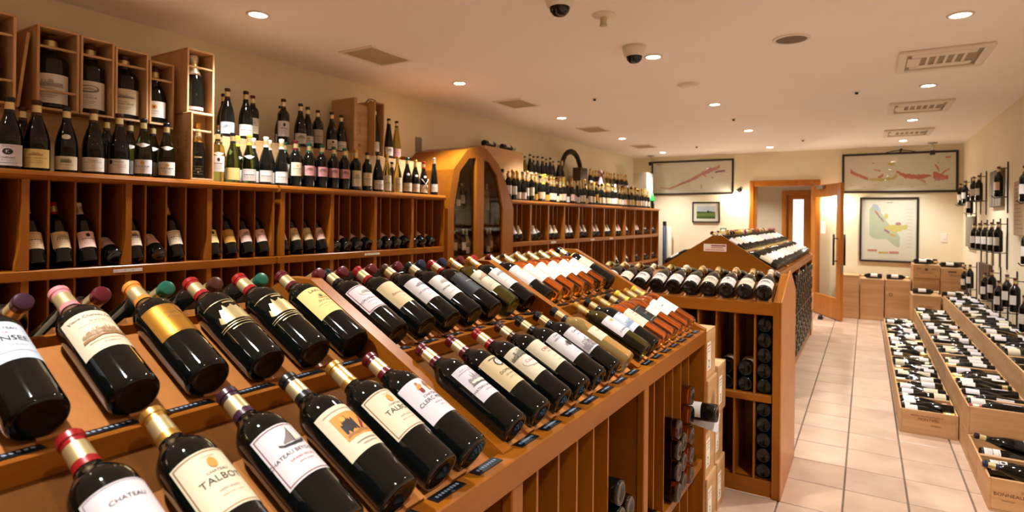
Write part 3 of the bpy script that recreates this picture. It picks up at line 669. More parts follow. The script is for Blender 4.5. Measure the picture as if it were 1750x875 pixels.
A_BINS = [(2, 0, 24, 'tan', 'white'), (2, 1, 24, 'tan', 'red'), (2, 2, 24, 'rose', 'white'), (2, 3, 66, 'rose', 'black'), (3, 0, 24, 'cream', 'black'), (3, 1, 58, 'rose', 'black'), (3, 2, 24, 'cream', 'gold'),
          (4, 0, 26, 'yellow', 'black'), (4, 1, 26, 'ochre', 'black'), (4, 2, 26, 'rose', 'black'), (4, 3, 26, 'rose', 'black')]
bn = ['', '', 'the first full bay', 'the second bay', 'the third bay']
for bay, k, ang, pap, cap in A_BINS:
    bin_bottle(UA, bay, k, 2, ang, '%s-labelled bottle %s in %s bin of %s, nearest wall shelf' % (pap, 'lying' if ang > 50 else 'leaning', nth(k), bn[bay]), pap=pap, cap=cap, prt=bay * 4 + k, n=20, lab=(.062, .140, .044))
B_BINS = [(0, 0, 30, 'cream'), (0, 1, 28, 'tan'), (0, 2, 28, 'tan'), (0, 3, 28, 'rose'), (1, 0, 66, 'cream'), (1, 1, 70, 'rose'), (1, 2, 64, 'grey'), (1, 3, 66, 'cream'), (2, 0, 62, 'white'), (2, 1, 62, 'rose'), (2, 2, 64, 'cream'), (2, 3, 56, 'cream'), (3, 0, 56, 'rose'), (3, 1, 56, 'tan'), (3, 2, 72, 'cream')]
for bay, k, ang, pap in B_BINS:
    bin_bottle(UB, bay, k, 2, ang, '%s-labelled bottle in %s bin, %s bay of shelf beside arched cabinet' % (pap, nth(k), nth(bay)), pap=pap, cap='black', prt=bay * 5 + k, n=18, lab=(.062, .145, .044))
rc = random.Random(5)
for bay in range(12):
    ks = (0, 1, 2) if bay not in (8, 9) else ((0, 1) if bay == 8 else (1, 2))
    for k in ks:
        ang = 26 if not (bay == 1 and k == 2) else 44
        if bay >= 10: ang = 50
        bin_bottle(UC, bay, k, 2, ang + rc.uniform(-3, 3), 'bottle in %s upper bin of %s bay, long shelf past arched cabinet' % (nth(k), nth(bay)), pap=rc.choice(['white', 'cream', 'rose', 'white']), cap='black', n=14, lab=(.050, .145, .044))
    if bay >= 7:
        for k in ((0, 1, 2) if bay > 8 else (0, 1)):
            bin_bottle(UC, bay, k, 1, (30 if bay < 9 else 55) + rc.uniform(-3, 3), 'bottle in %s lower bin of %s bay, long shelf past arched cabinet' % (nth(k), nth(bay)), pap=rc.choice(['white', 'rose', 'white', 'blue']), cap='black', n=14, lab=(.050, .145, .044))

# bottles inside the arched cabinet
for k, (y, z, kind, gl, pap) in enumerate([(4.22, 1.477, 'flute', 'dark', 'white'), (4.33, 1.477, 'bordeaux', 'brown', 'white'), (4.62, 1.477, 'bordeaux', 'gold', None), (4.74, 1.477, 'bordeaux', 'gold', None)] + [(4.12 + .098 * q, 1.057, 'bordeaux' if q % 3 else 'burgundy', ['dark', 'brown', 'dark', 'gold'][q % 4], ['white', 'cream', 'lilac', 'rose'][q % 4]) for q in range(8)]):
    bottle(kind, (XF - .07 - .03 * (k % 2), y, z), label='bottle %s inside the arched cabinet, %s' % (nth(k), 'upper glass shelf' if z > 1.4 else 'lower shelf'), group='bottles in the arched cabinet', glass=gl, pap=pap, cap=['gold', 'black', 'silver', 'white'][k % 4], n=16, scale=.85 if z > 1.4 else .8)

# ------------------------------------------------------------------ top of the left shelves: riser cases, open crates, bottles
ZT = 1.585; ZR = 1.875
def text_plate(parent, items, mapf): return ob('stamp', print_mesh(items, mapf), parent)
def case(name, label, cat, b, mats=None, group=None, planks='z', lid=True):
    """closed pine case made of boards: b=(x0,x1,y0,y1,z0,z1)"""
    x0, x1, y0, y1, z0, z1 = b; t_ = thing(name, label, cat, ((x0 + x1) / 2, (y0 + y1) / 2, z0), 0, group)
    a, c_, h = (x1 - x0) / 2, (y1 - y0) / 2, z1 - z0; th = .01
    bx('base_board', (-a, a, -c_, c_, 0, th), PY, t_)
    bx('side_board', (a - th, a, -c_, c_, th, h - th), PY, t_, .002); bx('side_board', (-a, -a + th, -c_, c_, th, h - th), PY, t_, .002)
    bx('end_board', (-a + th, a - th, -c_, -c_ + th, th, h - th), PX, t_, .002); bx('end_board', (-a + th, a - th, c_ - th, c_, th, h - th), PX, t_, .002)
    if lid: bx('lid_board', (-a, a, -c_, c_, h - th, h), PY, t_, .002)
    return t_
riser_y = [.60, 1.12, 1.64, 2.08, 2.60, 3.12, 3.64, 3.93]
for k, (a, b) in enumerate(zip(riser_y, riser_y[1:])):
    case('wine_case', 'pine wine case serving as step behind the shelf-top bottles, %s from the near end' % nth(k), 'crate', (XL + .005, -3.30, a + .003, b - .003, ZT, ZR - .002 if a < 1.6 or a > 2.05 else ZR - .002), group='riser cases on the near shelves')
def open_crate(label, y0, y1, z0, h, x0=-3.52, x1=-3.22, bars=(), name='bottle_crate', stamp=None, stamp_side=None):
    t_ = thing(name, label, 'crate', (x1, (y0 + y1) / 2, z0)); c_ = (y1 - y0) / 2; d = x1 - x0; th = .011
    bx('base_board', (-d, 0, -c_, c_, 0, th), PX, t_, .002); bx('top_board', (-d, 0, -c_, c_, h - th, h), PX, t_, .002)
    sd = bx('side_board', (-d, 0, -c_, -c_ + th, th, h - th), PZ, t_, .002); bx('side_board', (-d, 0, c_ - th, c_, th, h - th), PZ, t_, .002)
    bx('back_board', (-d, -d + th, -c_ + th, c_ - th, th, h - th), PZ, t_)
    for zb in bars: bx('cross_bar', (-.016, -.004, -c_ + th, c_ - th, zb, zb + .011), PY, t_, .002)
    if stamp_side:
        me = print_mesh([('t', s_, .03, 0, zz, 'stamp') for s_, zz in stamp_side], lambda s_, z: (-d / 2 - z, -c_ - .0006, h / 2 + s_ * -1)); ob('stamp', me, sd)
    return t_
open_crate('open pine crate with large bottle, cut by the left edge of view', .90, 1.075, ZR, .40, bars=(.10, .30))
lb_ = MB().prism([(0, 0), (.012, 0), (.050, .345), (.038, .345)], 'x', -3.50, -3.26).obj('loose_board', PZ); lb_.location = (0, 1.088, ZR); tag(lb_, 'loose pine crate lid leaning between the two leftmost crates', 'board')
CR = [(1.150, 1.318, .385, 'white', 'MALESCASSE', (.085, .285)), (1.322, 1.470, .38, 'white', 'L\'EVEQUE', (.285,)), (1.474, 1.632, .365, 'cream', 'GRAND-PUY', (.275,)), (1.637, 1.765, .335, 'white', 'DE L', (.235,))]
cs = ['open pine crate holding the largest bottle with engraved white label', 'open pine crate holding bottle with oval medallion label', 'open pine crate holding bottle with cream landscape label', 'low open pine crate holding bottle with gold shield label']
for k, (y0, y1, h, pap, txt, bars) in enumerate(CR):
    open_crate(cs[k], y0, y1, ZR, h, bars=bars)
    w_ = y1 - y0; R = w_ * .42; sc = (h - .035) / .298; ft = R / .0378 / sc
    R0 = .0378
    k2 = [('t', 'CHATEAU', .006, 0, .078, 'ink'), ('t', txt, .0105, 0, .068, 'ink'), ('r', -.02, .02, .052, .0535, 'grey'), ('r', -.014, .014, .045, .0465, 'grey')]
    if k == 0: k2 += [skyline(-.034, .034, .092, .026, 'grey', 3), ('r', -.037, .037, .087, .088, 'ink')]
    if k == 1: k2 += [('e', 0, .105, .030, .016, 'grey'), ('e', 0, .107, .024, .010, 'light'), skyline(-.02, .02, .102, .010, 'ink', 5)]
    if k == 2: k2 += [skyline(-.034, .034, .098, .018, 'grey', 9), ('c', ribbon([(-.034, .097), (.034, .099)], [.002, .002], 4), 'green')]
    if k == 3: k2 = [('e', 0, .085, .010, .013, 'gold'), ('e', 0, .084, .004, .007, 'dred'), ('t', 'DE LARZAC', .008, 0, .062, 'ink'), ('r', -.02, .02, .05, .0515, 'grey')]
    bottle('bordeaux' if k < 3 else 'burgundy', (-3.22 - .012 - R - .01, (y0 + y1) / 2, ZR + .012), label='oversize dark bottle in an open pine crate, %s of the four crated side by side' % nth(k), cap='brown', pap=pap, scale=sc, fat=ft, lab=(.022, .138, .053) if k < 3 else (.03, .115, .046), custom=k2, front=(.88, -.47, 0))
bottle('bordeaux', (-3.31, .985, ZR + .012), label='oversize bottle with dark picture label in leftmost crate', pap='cream', scale=1.2, fat=1.25, lab=(.05, .13, .044), custom=[skyline(-.03, .03, .10, .02, 'ink', 2), ('t', 'CHATEAU', .007, 0, .075, 'red')], front=(.9, -.43, 0))
open_crate('tall pine crate with dark magnum above the small front crate', 1.795, 1.950, ZT + .37, .352, x0=-3.52, x1=-3.15, bars=(.25,))
case('wine_case', 'pine case hidden under the tall magnum crate', 'crate', (-3.295, -3.16, 1.80, 1.945, ZT, ZT + .368))
bottle('champagne', (-3.225, 1.872, ZT + .382), label='dark magnum with red foot label in the tall pine crate', pap='pink', lab=(.012, .03, .05), cap='white', scale=1.02, fat=1.18, front=(.9, -.43, 0))
open_crate('small pine crate with black gold-lettered bottle at shelf front', 1.775, 1.905, ZT, .365, x0=-3.155, x1=-3.075, bars=(.262,), stamp_side=[('CHATEAU DE', -.10), ('GRAND VIN', .0), ('MIS EN', .08)])
bottle('champagne', (-3.118, 1.838, ZT + .012), label='black gold-lettered bottle in the small pine crate at shelf front', pap=None, cap='gold', scale=.96, fat=.86, front=(.9, -.43, 0), custom=[('t', 'CAMUS', .011, 0, .052, 'foil'), ('r', -.03, .03, .066, .0668, 'foil'), ('r', -.03, .03, .04, .0408, 'foil'), ('r', -.03, .03, .024, .0248, 'foil'), ('r', -.022, .022, .115, .122, 'foil'), ('e', 0, .034, .006, .004, 'foil')])
FR = (.90, -.44, 0)
def F(j=0.0): a = -.46 + j; return (math.cos(a), math.sin(a), 0)
def pr_b(lines, extra=()): return [('t', t, s_, 0, z, c) for t, s_, z, c in lines] + list(extra)
front_row = [
 (1.026, 'burgundy', 1.04, 1.12, 'black', 'dark', 'lilac', 'white label with black K disc, cut by left edge', dict(lab=(.014, .100, .049), custom=pr_b([('DES CAPITANS', .0055, .092, 'ink'), ('CHENAS', .011, .046, 'ink'), ('Domaine de K', .006, .036, 'grey')], [('e', 0, .071, .016, .0125, 'ink'), ('t', 'K', .018, 0, .071, 'white'), ('r', -.03, .03, .024, .0255, 'grey')]))),
 (1.123, 'burgundy', 1.05, 1.14, 'brown', 'dark', 'yellow', 'large yellow label showing a manor, second in front row', dict(lab=(.012, .090, .049), custom=pr_b([('CHATEAU DES JACQUES', .0068, .052, 'brown'), ('Clos de Rochegres', .006, .042, 'brown'), ('MOULIN-A-VENT', .006, .033, 'brown')], [skyline(-.022, .022, .064, .016, 'brown', 4)]))),
 (1.235, 'burgundy', 1.02, 1.05, 'black', 'dark', 'cream', 'oval neck label and green picture label', dict(oval=True, lab=(.012, .072, .047), custom=pr_b([('CLOS VOUGEOT', .0068, .034, 'ink'), ('MIS EN BOUTEILLE', .004, .020, 'grey')], [skyline(-.02, .02, .046, .020, 'green', 6, fill=.8)]))),
 (1.342, 'burgundy', 1.04, 1.08, 'brown', 'dark', 'white', 'plain white label with two text lines', dict(lab=(.012, .075, .048), custom=pr_b([('Bourgogne', .008, .062, 'ink'), ('HAUTES-COTES DE NUITS', .0058, .053, 'ink'), ('2011', .006, .037, 'ink')], [('r', -.035, .035, .026, .0268, 'grey')]))),
 (1.456, 'burgundy', 1.03, 1.06, 'brown', 'dark', 'white', 'white label with dark shield at its corner', dict(lab=(.012, .078, .048), custom=pr_b([('Marsannay', .009, .066, 'ink')], [('e', -.032, .064, .008, .011, 'ink'), ('e', -.02, .035, .012, .012, 'light'), ('r', -.02, .03, .05, .0515, 'grey'), ('r', -.01, .03, .04, .0415, 'red')]))),
 (1.565, 'burgundy', 1.0, 1.03, 'black', 'green', 'lilac', 'white scarf and crown crest label', dict(scarf=True, prt=1)),
 (1.680, 'burgundy', .98, 1.0, 'black', 'green', 'white', 'white scarf beside the small front crate', dict(scarf=True, prt=1)),
 (1.968, 'bordeaux', .98, .95, 'black', 'olive', 'white', 'round-topped white label just past the small crate', dict(scarf=True, prt=4)),
 (2.057, 'burgundy', .98, .98, 'black', 'green', 'yellow', 'blank yellowish label, black cap', dict(prt=None)),
 (2.158, 'burgundy', .98, .98, 'yellow', 'green', 'white', 'yellow cap and white scarf', dict(scarf=True, prt=2)),
 (2.268, 'burgundy', .98, .98, 'white', 'dark', 'white', 'white cap over plain white label', dict(prt=5)),
 (2.381, 'burgundy', .98, .98, 'white', 'dark', 'white', 'white cap at the seam between the shelves', dict(prt=8)),
 (2.495, 'bordeaux', 1.0, 1.0, 'wine', 'dark', 'cream', 'tall square cream label', dict(lab=(.07, .155, .04), prt=1)),
 (2.596, 'bordeaux', .98, 1.0, 'green', 'dark', 'pink', 'pink label, first of four alike', dict(lab=(.08, .145, .044), prt=6)),
 (2.697, 'bordeaux', .98, 1.0, 'green', 'dark', 'pink', 'pink label, second of four alike', dict(lab=(.08, .145, .044), prt=6)),
 (2.808, 'bordeaux', .98, 1.0, 'green', 'dark', 'pink', 'pink label, third of four alike', dict(lab=(.08, .145, .044), prt=6)),
 (2.909, 'bordeaux', .98, 1.0, 'green', 'dark', 'pink', 'pink label, fourth of four alike', dict(lab=(.08, .145, .044), prt=6)),
 (3.013, 'bordeaux', .98, 1.0, 'gold', 'dark', 'cream', 'gold cap over cream label with gold foot', dict(lab=(.03, .145, .04), prt=3)),
 (3.117, 'bordeaux', .95, 1.0, 'black', 'dark', 'cream', 'black cap over cream crest label', dict(lab=(.04, .14, .04), prt=1)),
 (3.231, 'burgundy', .98, 1.0, 'black', 'dark', 'white', 'sloped shoulders, low white label', dict(prt=5)),
 (3.324, 'burgundy', .98, .9, 'gold', 'olive', 'cream', 'olive glass, long cream label, left one', dict(lab=(.012, .13, .036), prt=8)),
 (3.448, 'burgundy', .96, .9, 'gold', 'olive', 'cream', 'olive glass, long cream label, right one', dict(lab=(.012, .125, .036), prt=8)),
 (3.550, 'burgundy', .96, .95, 'green', 'dark', 'cream', 'green neck and oval collar', dict(oval=True, prt=2)),
 (3.649, 'burgundy', .93, .95, 'gold', 'dark', 'cream', 'gold neck and oval collar', dict(oval=True, prt=2)),
 (3.766, 'burgundy', .92, .95, 'red', 'dark', 'cream', 'crossed white ribbon', dict(oval=True, prt=2)),
 (3.888, 'flute', .93, .95, 'silver', 'dark', 'white', 'silver neck, last before the arched cabinet', dict(prt=5))]
for k, (y, kind, sc, ft, cap, gl, pap, ds_, kw) in enumerate(front_row):
    o = bottle(kind, (-3.135 + rc.uniform(-.008, .008), y, ZT), front=F(rc.uniform(-.1, .1)), label='shelf-top bottle with ' + ds_, cap=cap, glass=gl, pap=pap, scale=sc, fat=ft, n=24, **kw)
    if k == 24:
        rb = MB()
        for sg in (1, -1): rb.tube([((.045) * math.cos(a), .045 * math.sin(a) * sg * -1 if False else .045 * math.sin(a), .09 + sg * .05 * math.sin(a) / math.sin(.9)) for a in [(-.9 + .3 * q) for q in range(7)]], .004, 5)
        rb.obj('ribbon', PAP('white'), o)
second = [(1.108, 'burgundy', 'brown', 'dark'), (1.448, 'burgundy', 'brown', 'dark'), (1.557, 'burgundy', 'black', 'green'), (1.669, 'burgundy', 'black', 'green'), (2.044, 'burgundy', 'black', 'olive'), (2.156, 'burgundy', 'yellow', 'green'), (2.262, 'burgundy', 'white', 'dark'), (2.377, 'burgundy', 'white', 'dark'), (2.495, 'bordeaux', 'green', 'dark'), (2.596, 'bordeaux', 'green', 'dark'), (2.702, 'bordeaux', 'green', 'dark'), (2.802, 'bordeaux', 'gold', 'dark'), (2.912, 'bordeaux', 'green', 'dark'), (3.016, 'bordeaux', 'gold', 'dark'), (3.35, 'burgundy', 'black', 'olive'), (3.50, 'burgundy', 'black', 'dark')]
for k, (y, kind, cap, gl) in enumerate(second):
    bottle(kind, (-3.245, y, ZT), front=F(), label='%s-capped bottle behind the front row on the left shelf top, %s' % (cap, nth(k)), cap=cap, glass=gl, pap='white', n=20, scarf=(k in (2, 3, 5)), scale=.98 if k < 14 else .85)
rear = [(2.151, 'burgundy', 1.0, 'brown', 'blue', 'blue-topped label'), (2.21, 'burgundy', .97, 'black', 'white', 'plain label half hidden'), (2.275, 'burgundy', 1.02, 'black', 'white', 'low white label, wide body'), (2.365, 'bordeaux', 1.0, 'wine', 'cream', 'tall cream label'), (2.552, 'bordeaux', 1.02, 'brown', 'lilac', 'pale sketch label'), (2.63, 'burgundy', .95, 'black', 'white', 'half-hidden neck'), (2.69, 'burgundy', 1.0, 'black', 'white', 'low white label'), (2.80, 'burgundy', 1.0, 'brown', 'lilac', 'arched pale label'), (2.89, 'bordeaux', .97, 'brown', 'grey', 'grey label'), (2.955, 'bordeaux', .95, 'brown', 'grey', 'half-hidden grey label'), (3.02, 'burgundy', 1.0, 'brown', 'white', 'neck band'), (3.11, 'burgundy', .97, 'black', 'white', 'white label beside upright boxes'), (3.624, 'flute', 1.0, 'black', 'white', 'slim tall dark glass'), (3.72, 'flute', .98, 'black', 'pink', 'slim tall green glass')]
for k, (y, kind, sc, cap, pap, ds_) in enumerate(rear):
    bottle(kind, (-3.40 + (.06 if k in (0, 2, 4, 6) else 0) - (.07 if k in (1, 5, 9) else 0), y, ZR), front=F(), label='bottle with %s on the upper step of the left shelf, %s' % (ds_, nth(k)), cap=cap, pap=pap, scale=sc, n=20, prt=k, glass='dark' if k != 13 else 'olive', lab=None if kind != 'bordeaux' else (.05, .15, .044))
for k, (y0, y1, x0, x1, op) in enumerate(((3.175, 3.205, -3.58, -3.33, False), (3.21, 3.385, -3.55, -3.40, False), (3.395, 3.505, -3.55, -3.335, True))):
    if op:
        open_crate('upright slim pine box holding a flute bottle on the upper step', y0, y1, ZR, .44, x0, x1, name='gift_box')
        bottle('flute', (-3.39, (y0 + y1) / 2, ZR + .012), front=F(), label='flute bottle with white label and violet neck inside slim pine box', pap='white', cap='purple', scale=1.12, fat=.95)
        bxh = thing('box_handle', 'black cord handle on the slim pine box', 'handle', (-3.42, (y0 + y1) / 2, ZR + .44)); MB().tube([(0, -.06, 0), (0, -.04, .025), (0, 0, .03), (0, .04, .025), (0, .06, 0)], .004, 6).obj('cord', BLACK, bxh)
        MB().tube([(-.02, -.05, 0), (-.02, -.03, .018), (-.02, .02, .02), (-.02, .04, 0)], .004, 6).obj('cord', BLACK, bxh)
    else:
        h = .43 if k == 0 else .405
        t_ = case('gift_box', 'upright closed pine box on the upper step, %s of two' % nth(k), 'crate', (x0, x1, y0, y1, ZR, ZR + h))
        if k == 1: ob('stamp', print_mesh([('t', 'DOMAINE', .045, .05, 0.035, 'brown'), ('t', 'GRAND CRU', .03, .05, 0, 'brown'), ('e', -.12, 0, .015, .015, 'brown')], lambda s_, z: ((x1 - x0) / 2 + .0008, z * -1, h / 2 + s_)), t_)

# far shelf top
riser_c = [5.04 + .5 * k for k in range(10)]
for k, y in enumerate(riser_c[:-1]):
    case('wine_case', 'pine case stepped behind bottles on the far shelf top, %s' % nth(k), 'crate', (XL + .005, -3.32, y + .003, y + .497, ZT, ZR - .02 if k < 8 else ZR - .02), group='riser cases on the far shelf')
case('wine_case', 'big pale pine case beside the arched cabinet roof', 'crate', (-3.60, -3.40, 5.06, 5.86, ZR - .018, ZR + .28))
for k in range(2):
    bottle('bordeaux', (-3.50, 5.18 + .36 * k, ZR + .282 + .0395), (0, 1, .0), (.3, 0, 1), label='dark bottle lying on big pine case by cabinet roof, %s one' % ('near', 'far')[k], pap='white', n=16, scale=.95)
y = 5.11; k = 0
while y < 9.62:
    ch = y > 5.75 and (k % 3 != 0) or y > 7.5
    kind = 'champagne' if ch else rc.choice(['burgundy', 'bordeaux', 'burgundy'])
    bottle(kind, (-3.135 + rc.uniform(-.012, .012), y, ZT), front=F(rc.uniform(-.3, .3)), label='bottle on front edge of far shelf top, %s from the cabinet' % nth(k), group='front row on the far shelf', cap=rc.choice(['gold', 'gold', 'black', 'yellow', 'white'] if ch else ['black', 'wine', 'gold', 'black']), pap=rc.choice(['white', 'cream', 'white', 'tan', 'ochre', 'rose']), n=16, scale=rc.uniform(.9, 1.02), fat=.92, prt=None, glass='dark')
    y += .092 if y < 7 else .1; k += 1
y = 5.15; k = 0
while y < 9.6:
    ch = rc.random() < .5
    bottle('champagne' if ch else 'burgundy', (-3.245 + rc.uniform(-.01, .01), y, ZT), front=F(rc.uniform(-.3, .3)), label='bottle in second row of far shelf top, %s from the cabinet' % nth(k), group='second row on the far shelf', cap=rc.choice(['gold', 'black', 'gold', 'yellow', 'black', 'wine']), pap=rc.choice(['white', 'cream', 'tan']), n=14, scale=rc.uniform(.95, 1.08), fat=.9)
    y += .105; k += 1
y = 5.92; k = 0
while y < 9.3:
    if not (6.92 < y < 7.75):
        ch = y > 7.7
        bottle('champagne' if ch else 'burgundy', (-3.41 + rc.uniform(-.015, .015), y, ZR - .02), front=F(rc.uniform(-.3, .3)), label='bottle on upper step of far shelf, %s from the cabinet' % nth(k), group='upper step of the far shelf', cap=rc.choice(['gold', 'yellow', 'gold'] if ch else ['black', 'black', 'green', 'wine', 'gold']), pap=rc.choice(['white', 'cream', 'rose', 'tan']), n=14, scale=rc.uniform(.9, 1.04) * (1.0 if y < 6.9 else .86), fat=.95, glass='dark' if rc.random() < .7 else 'olive')
        k += 1
    y += .105
# vine wreath, gift bag, white box
wr = thing('vine_arch', 'dark twisted vine arch standing among bottles on the far shelf', 'ornament', (-3.46, 7.27, ZR - .02))
BARK = P('vine_bark', lin(52, 36, 24), 0.9)
for q in range(4):
    pts = []
    for i in range(23):
        a = PI * i / 22; rr = .32 + .012 * math.sin(a * 9 + q * 1.6); pts.append((.02 * math.cos(a * 7 + q * 1.57), -rr * math.cos(a), .06 + .40 * math.sin(a) ** .8 + .018 * math.cos(a * 8 + q * 1.5)))
    MB().tube(pts, .024, 6).obj('vine_stem', BARK, wr, True)
bx('block', (-.06, .06, .17, .40, 0, .26), P('dark_card', lin(70, 52, 40), .8), wr, .004)
gb = thing('gift_bottle', 'bottle wrapped in pale pink paper with brown bow, far shelf', 'gift', (-3.30, 7.92, ZR - .14)); gb.location.z = ZT
MB().lathe([(0, 0), (.05, 0), (.055, .05), (.055, .22), (.035, .34), (.018, .42), (.03, .50), (.02, .52), (0, .52)], 14).obj('paper_wrap', P('gift_paper', lin(226, 190, 190), .6), gb, True)
MB().tube([(-.0, -.09, .50), (.03, -.04, .47), (.03, 0, .44), (.03, .04, .47), (0, .09, .50)], .014, 6).obj('bow', P('bow_brown', lin(96, 60, 40), .6), gb); MB().tube([(.03, 0, .44), (.05, .03, .34), (.055, .05, .24)], .010, 6).obj('ribbon_tail', P('bow_brown', lin(96, 60, 40), .6), gb)
wbx = thing('white_box', 'tall white carton at far end of the long shelf top', 'box', (-3.27, 9.72, ZT))
WC = P('white_card', lin(200, 194, 178), .6)
bx('box_body', (-.12, .12, -.16, .16, 0, .60), WC, wbx, .003); bx('lid_flap', (-.12, .12, .16, .165, .30, .60), WC, wbx); bx('lid_panel', (-.115, .115, -.155, .155, .60, .604), WC, wbx)
gf = thing('green_ornament', 'small bottle with green foil cone before the white carton', 'bottle', (-3.12, 9.78, ZT)); MB().lathe(PROF['bordeaux'], 14).obj('glass_body', GLASS['dark'], gf, True).scale = (.8, .8, .7); MB().lathe([(.045, .13), (.03, .19), (.012, .26), (0, .27)], 12).obj('green_foil', P('foil_green', lin(20, 140, 60), .35), gf, True)
rt = thing('poster_tube', 'white rolled poster standing at the end of the long shelf', 'tube', (-2.93, 10.12, 0)); MB().lathe([(0, 0), (.045, 0), (.045, 1.28), (.03, 1.28), (.03, 1.2), (0, 1.2)], 16).obj('paper_roll', WC, rt, True); MB().lathe([(.047, .5), (.047, .62)], 16).obj('band', P('plate_grey', lin(150, 140, 128), .6), rt)
rt = thing('poster_tube', 'dark blue tube standing beside the white rolled poster', 'tube', (-2.98, 10.02, 0)); MB().lathe([(0, 0), (.03, 0), (.03, 1.36), (0, 1.36)], 14).obj('tube_body', P('navy_card', lin(40, 50, 76), .6), rt, True); MB().lathe([(.032, 1.30), (.032, 1.37), (0, 1.37)], 14).obj('tube_cap', BLACK, rt)

# ------------------------------------------------------------------ sloping display racks
class Rack:
    def __init__(s, name, label, origin, rz, L, hw, lip, rims, angs, ridge, bays, bottom=.08, shelf=None, bins=None, gable=False, sides=(1, -1), tags=True):
        s.root = thing(name, label, 'display rack', origin, rz); s.M = Matrix.Translation(origin) @ Matrix.Rotation(rz, 4, 'Z')
        s.rims, s.angs, s.L, s.hw = rims, angs, L, hw
        r = s.root; z0, z1 = lip
        for sd in sides:
            bx('front_lip', (sd * (hw - .045), sd * (hw + .002), .034, L - .034, z0, z1), VY, r, .003)
            for ti, ((x, z), ang) in enumerate(zip(rims, angs)):
                c, n = math.cos(ang), math.sin(ang)
                last = ti == len(rims) - 1
                tl = (x / c) if last else (x - rims[ti + 1][0] - .03) / c
                def Pt(t, o): return (sd * (x - t * c + o * n), z + t * n + o * c)
                MB().prism([Pt(-.01, -.060), Pt(tl, -.060), Pt(tl, -.048), Pt(-.01, -.048)], 'y', .036, L - .036).obj('slope_board', VD, r)
                if ti > 0:
                    bx('tier_lip', (sd * x, sd * (x + .042), .036, L - .036, z - .05, z + .002), VY, r, .003)
                for (y0, y1, ns) in bays:
                    p = (y1 - y0) / ns
                    for k in range(ns):
                        yc = y0 + (k + .5) * p; w_ = min(p * .5 - .006, .044); tc = .222
                        key = ('cr', sd, ti, round(p, 4), x, z)
                        if key not in MC:
                            mb = MB(); sh = [(-w_, 0), (w_, 0), (w_, tc - .03), (w_ - .025, tc), (-w_ + .025, tc), (-w_, tc - .03)]
                            for oo in (-.047, 0.0):
                                for yy, t in sh: q = Pt(t, oo); mb.v.append((q[0], yy, q[1]))
                            mb.face([5, 4, 3, 2, 1, 0]); mb.face([6, 7, 8, 9, 10, 11])
                            for i in range(6): mb.face([i, (i + 1) % 6, 6 + (i + 1) % 6, 6 + i])
                            MC[key] = mb.mesh('cradle', VP)
                        o = ob('cradle', MC[key], r); o.location = (0, yc, 0)
                        if k:
                            key = ('rl', sd, ti, x, z, round(p, 4))
                            if key not in MC:
                                tr_ = min(tl, .252); wr_ = max(.004, (p - .080) / 2); MC[key] = MB().prism([Pt(0, -.047), Pt(tr_, -.047), Pt(tr_, .006), Pt(tr_ - .006, .008), Pt(0, .008)], 'y', -wr_, wr_).mesh('slot_rail', VP)
                            o = ob('slot_rail', MC[key], r); o.location = (0, y0 + k * p, 0)
                        if tags and sd == 1:
                            xt = x + (.008 if ti else .010); ztop = (z + .002) if ti else z1
                            tg = bx('price_tag', (xt, xt + .024, yc - p * .33, yc + p * .33, ztop, ztop + .002), TAG, r)
                            key = ('tagp', round(p, 3))
                            pm = print_mesh([('r', -p * .25 + q * p * .066, -p * .25 + q * p * .066 + p * .04, -.003, .004, 'blue') for q in range(8)], lambda s_, zz: (xt + .012 - zz, yc + s_, ztop + .0024)); ob('lettering', pm, tg)
        # bay boards with sloped tops
        xa, za = rims[0]
        ys = sorted(set([0.0, L] + [b[0] for b in bays[1:]]))
        for i, yy in enumerate(ys):
            a, b = (0, .036) if i == 0 else ((L - .036, L) if i == len(ys) - 1 else (yy - .036, yy))
            poly = [(hw - .03, bottom), (hw - .03, z1 + .004), (.05, ridge), (-.05, ridge), (-hw + .03, z1 + .004), (-hw + .03, bottom)]
            if i in (0, len(ys) - 1): poly = [(hw, 0), (hw, z1 + .004), (hw - .02, z1 + .012), (.035, ridge + .012), (-.035, ridge + .012), (-hw + .02, z1 + .012), (-hw, z1 + .004), (-hw, 0)]
            MB().prism(poly, 'y', a, b).obj('gable_board' if i in (0, len(ys) - 1) else 'bay_board', VG if (gable and i == 0) else (VX if i not in (0, len(ys) - 1) else VZ), r)
            if i not in (0, len(ys) - 1):
                for sd in sides: bx('stile', (sd * (hw - .03), sd * (hw - .004), a - .005, b + .005, bottom, z0), VZ, r, .003)
        bx('center_board', (-.01, .01, .036, L - .036, bottom, ridge - .06), VZ, r)
        bx('bottom_board', (-hw + .02, hw - .02, .036, L - .036, bottom - .02, bottom), VY, r); 
        for sd in sides:
            bx('plinth', (sd * (hw - .03), sd * (hw - .012), .036, L - .036, 0, bottom), VY, r)
            if shelf is not None:
                for (y0, y1, ns) in bays: bx('bin_shelf', (sd * .01, sd * (hw - .006), y0, y1 - .036 if y1 < L - .05 else y1, shelf - .036, shelf), VY, r, .002)
            for yy in (bins or []):
                lo = bottom; bx('bin_divider', (sd * .01, sd * (hw - (.085 if gable else .014)), yy - .0045, yy + .0045, bottom, z0), VZ, r)
    def slot(s, sd, ti, y, R, slide=.006):
        x, z = s.rims[ti]; ang = s.angs[ti]; c, n = math.cos(ang), math.sin(ang)
        p = Vector((sd * (x - slide * c + (R + .001) * n), y, z + slide * n + (R + .001) * c))
        return s.M @ p, s.M.to_3x3() @ Vector((-sd * c, 0, n)), s.M.to_3x3() @ Vector((sd * n, 0, c))

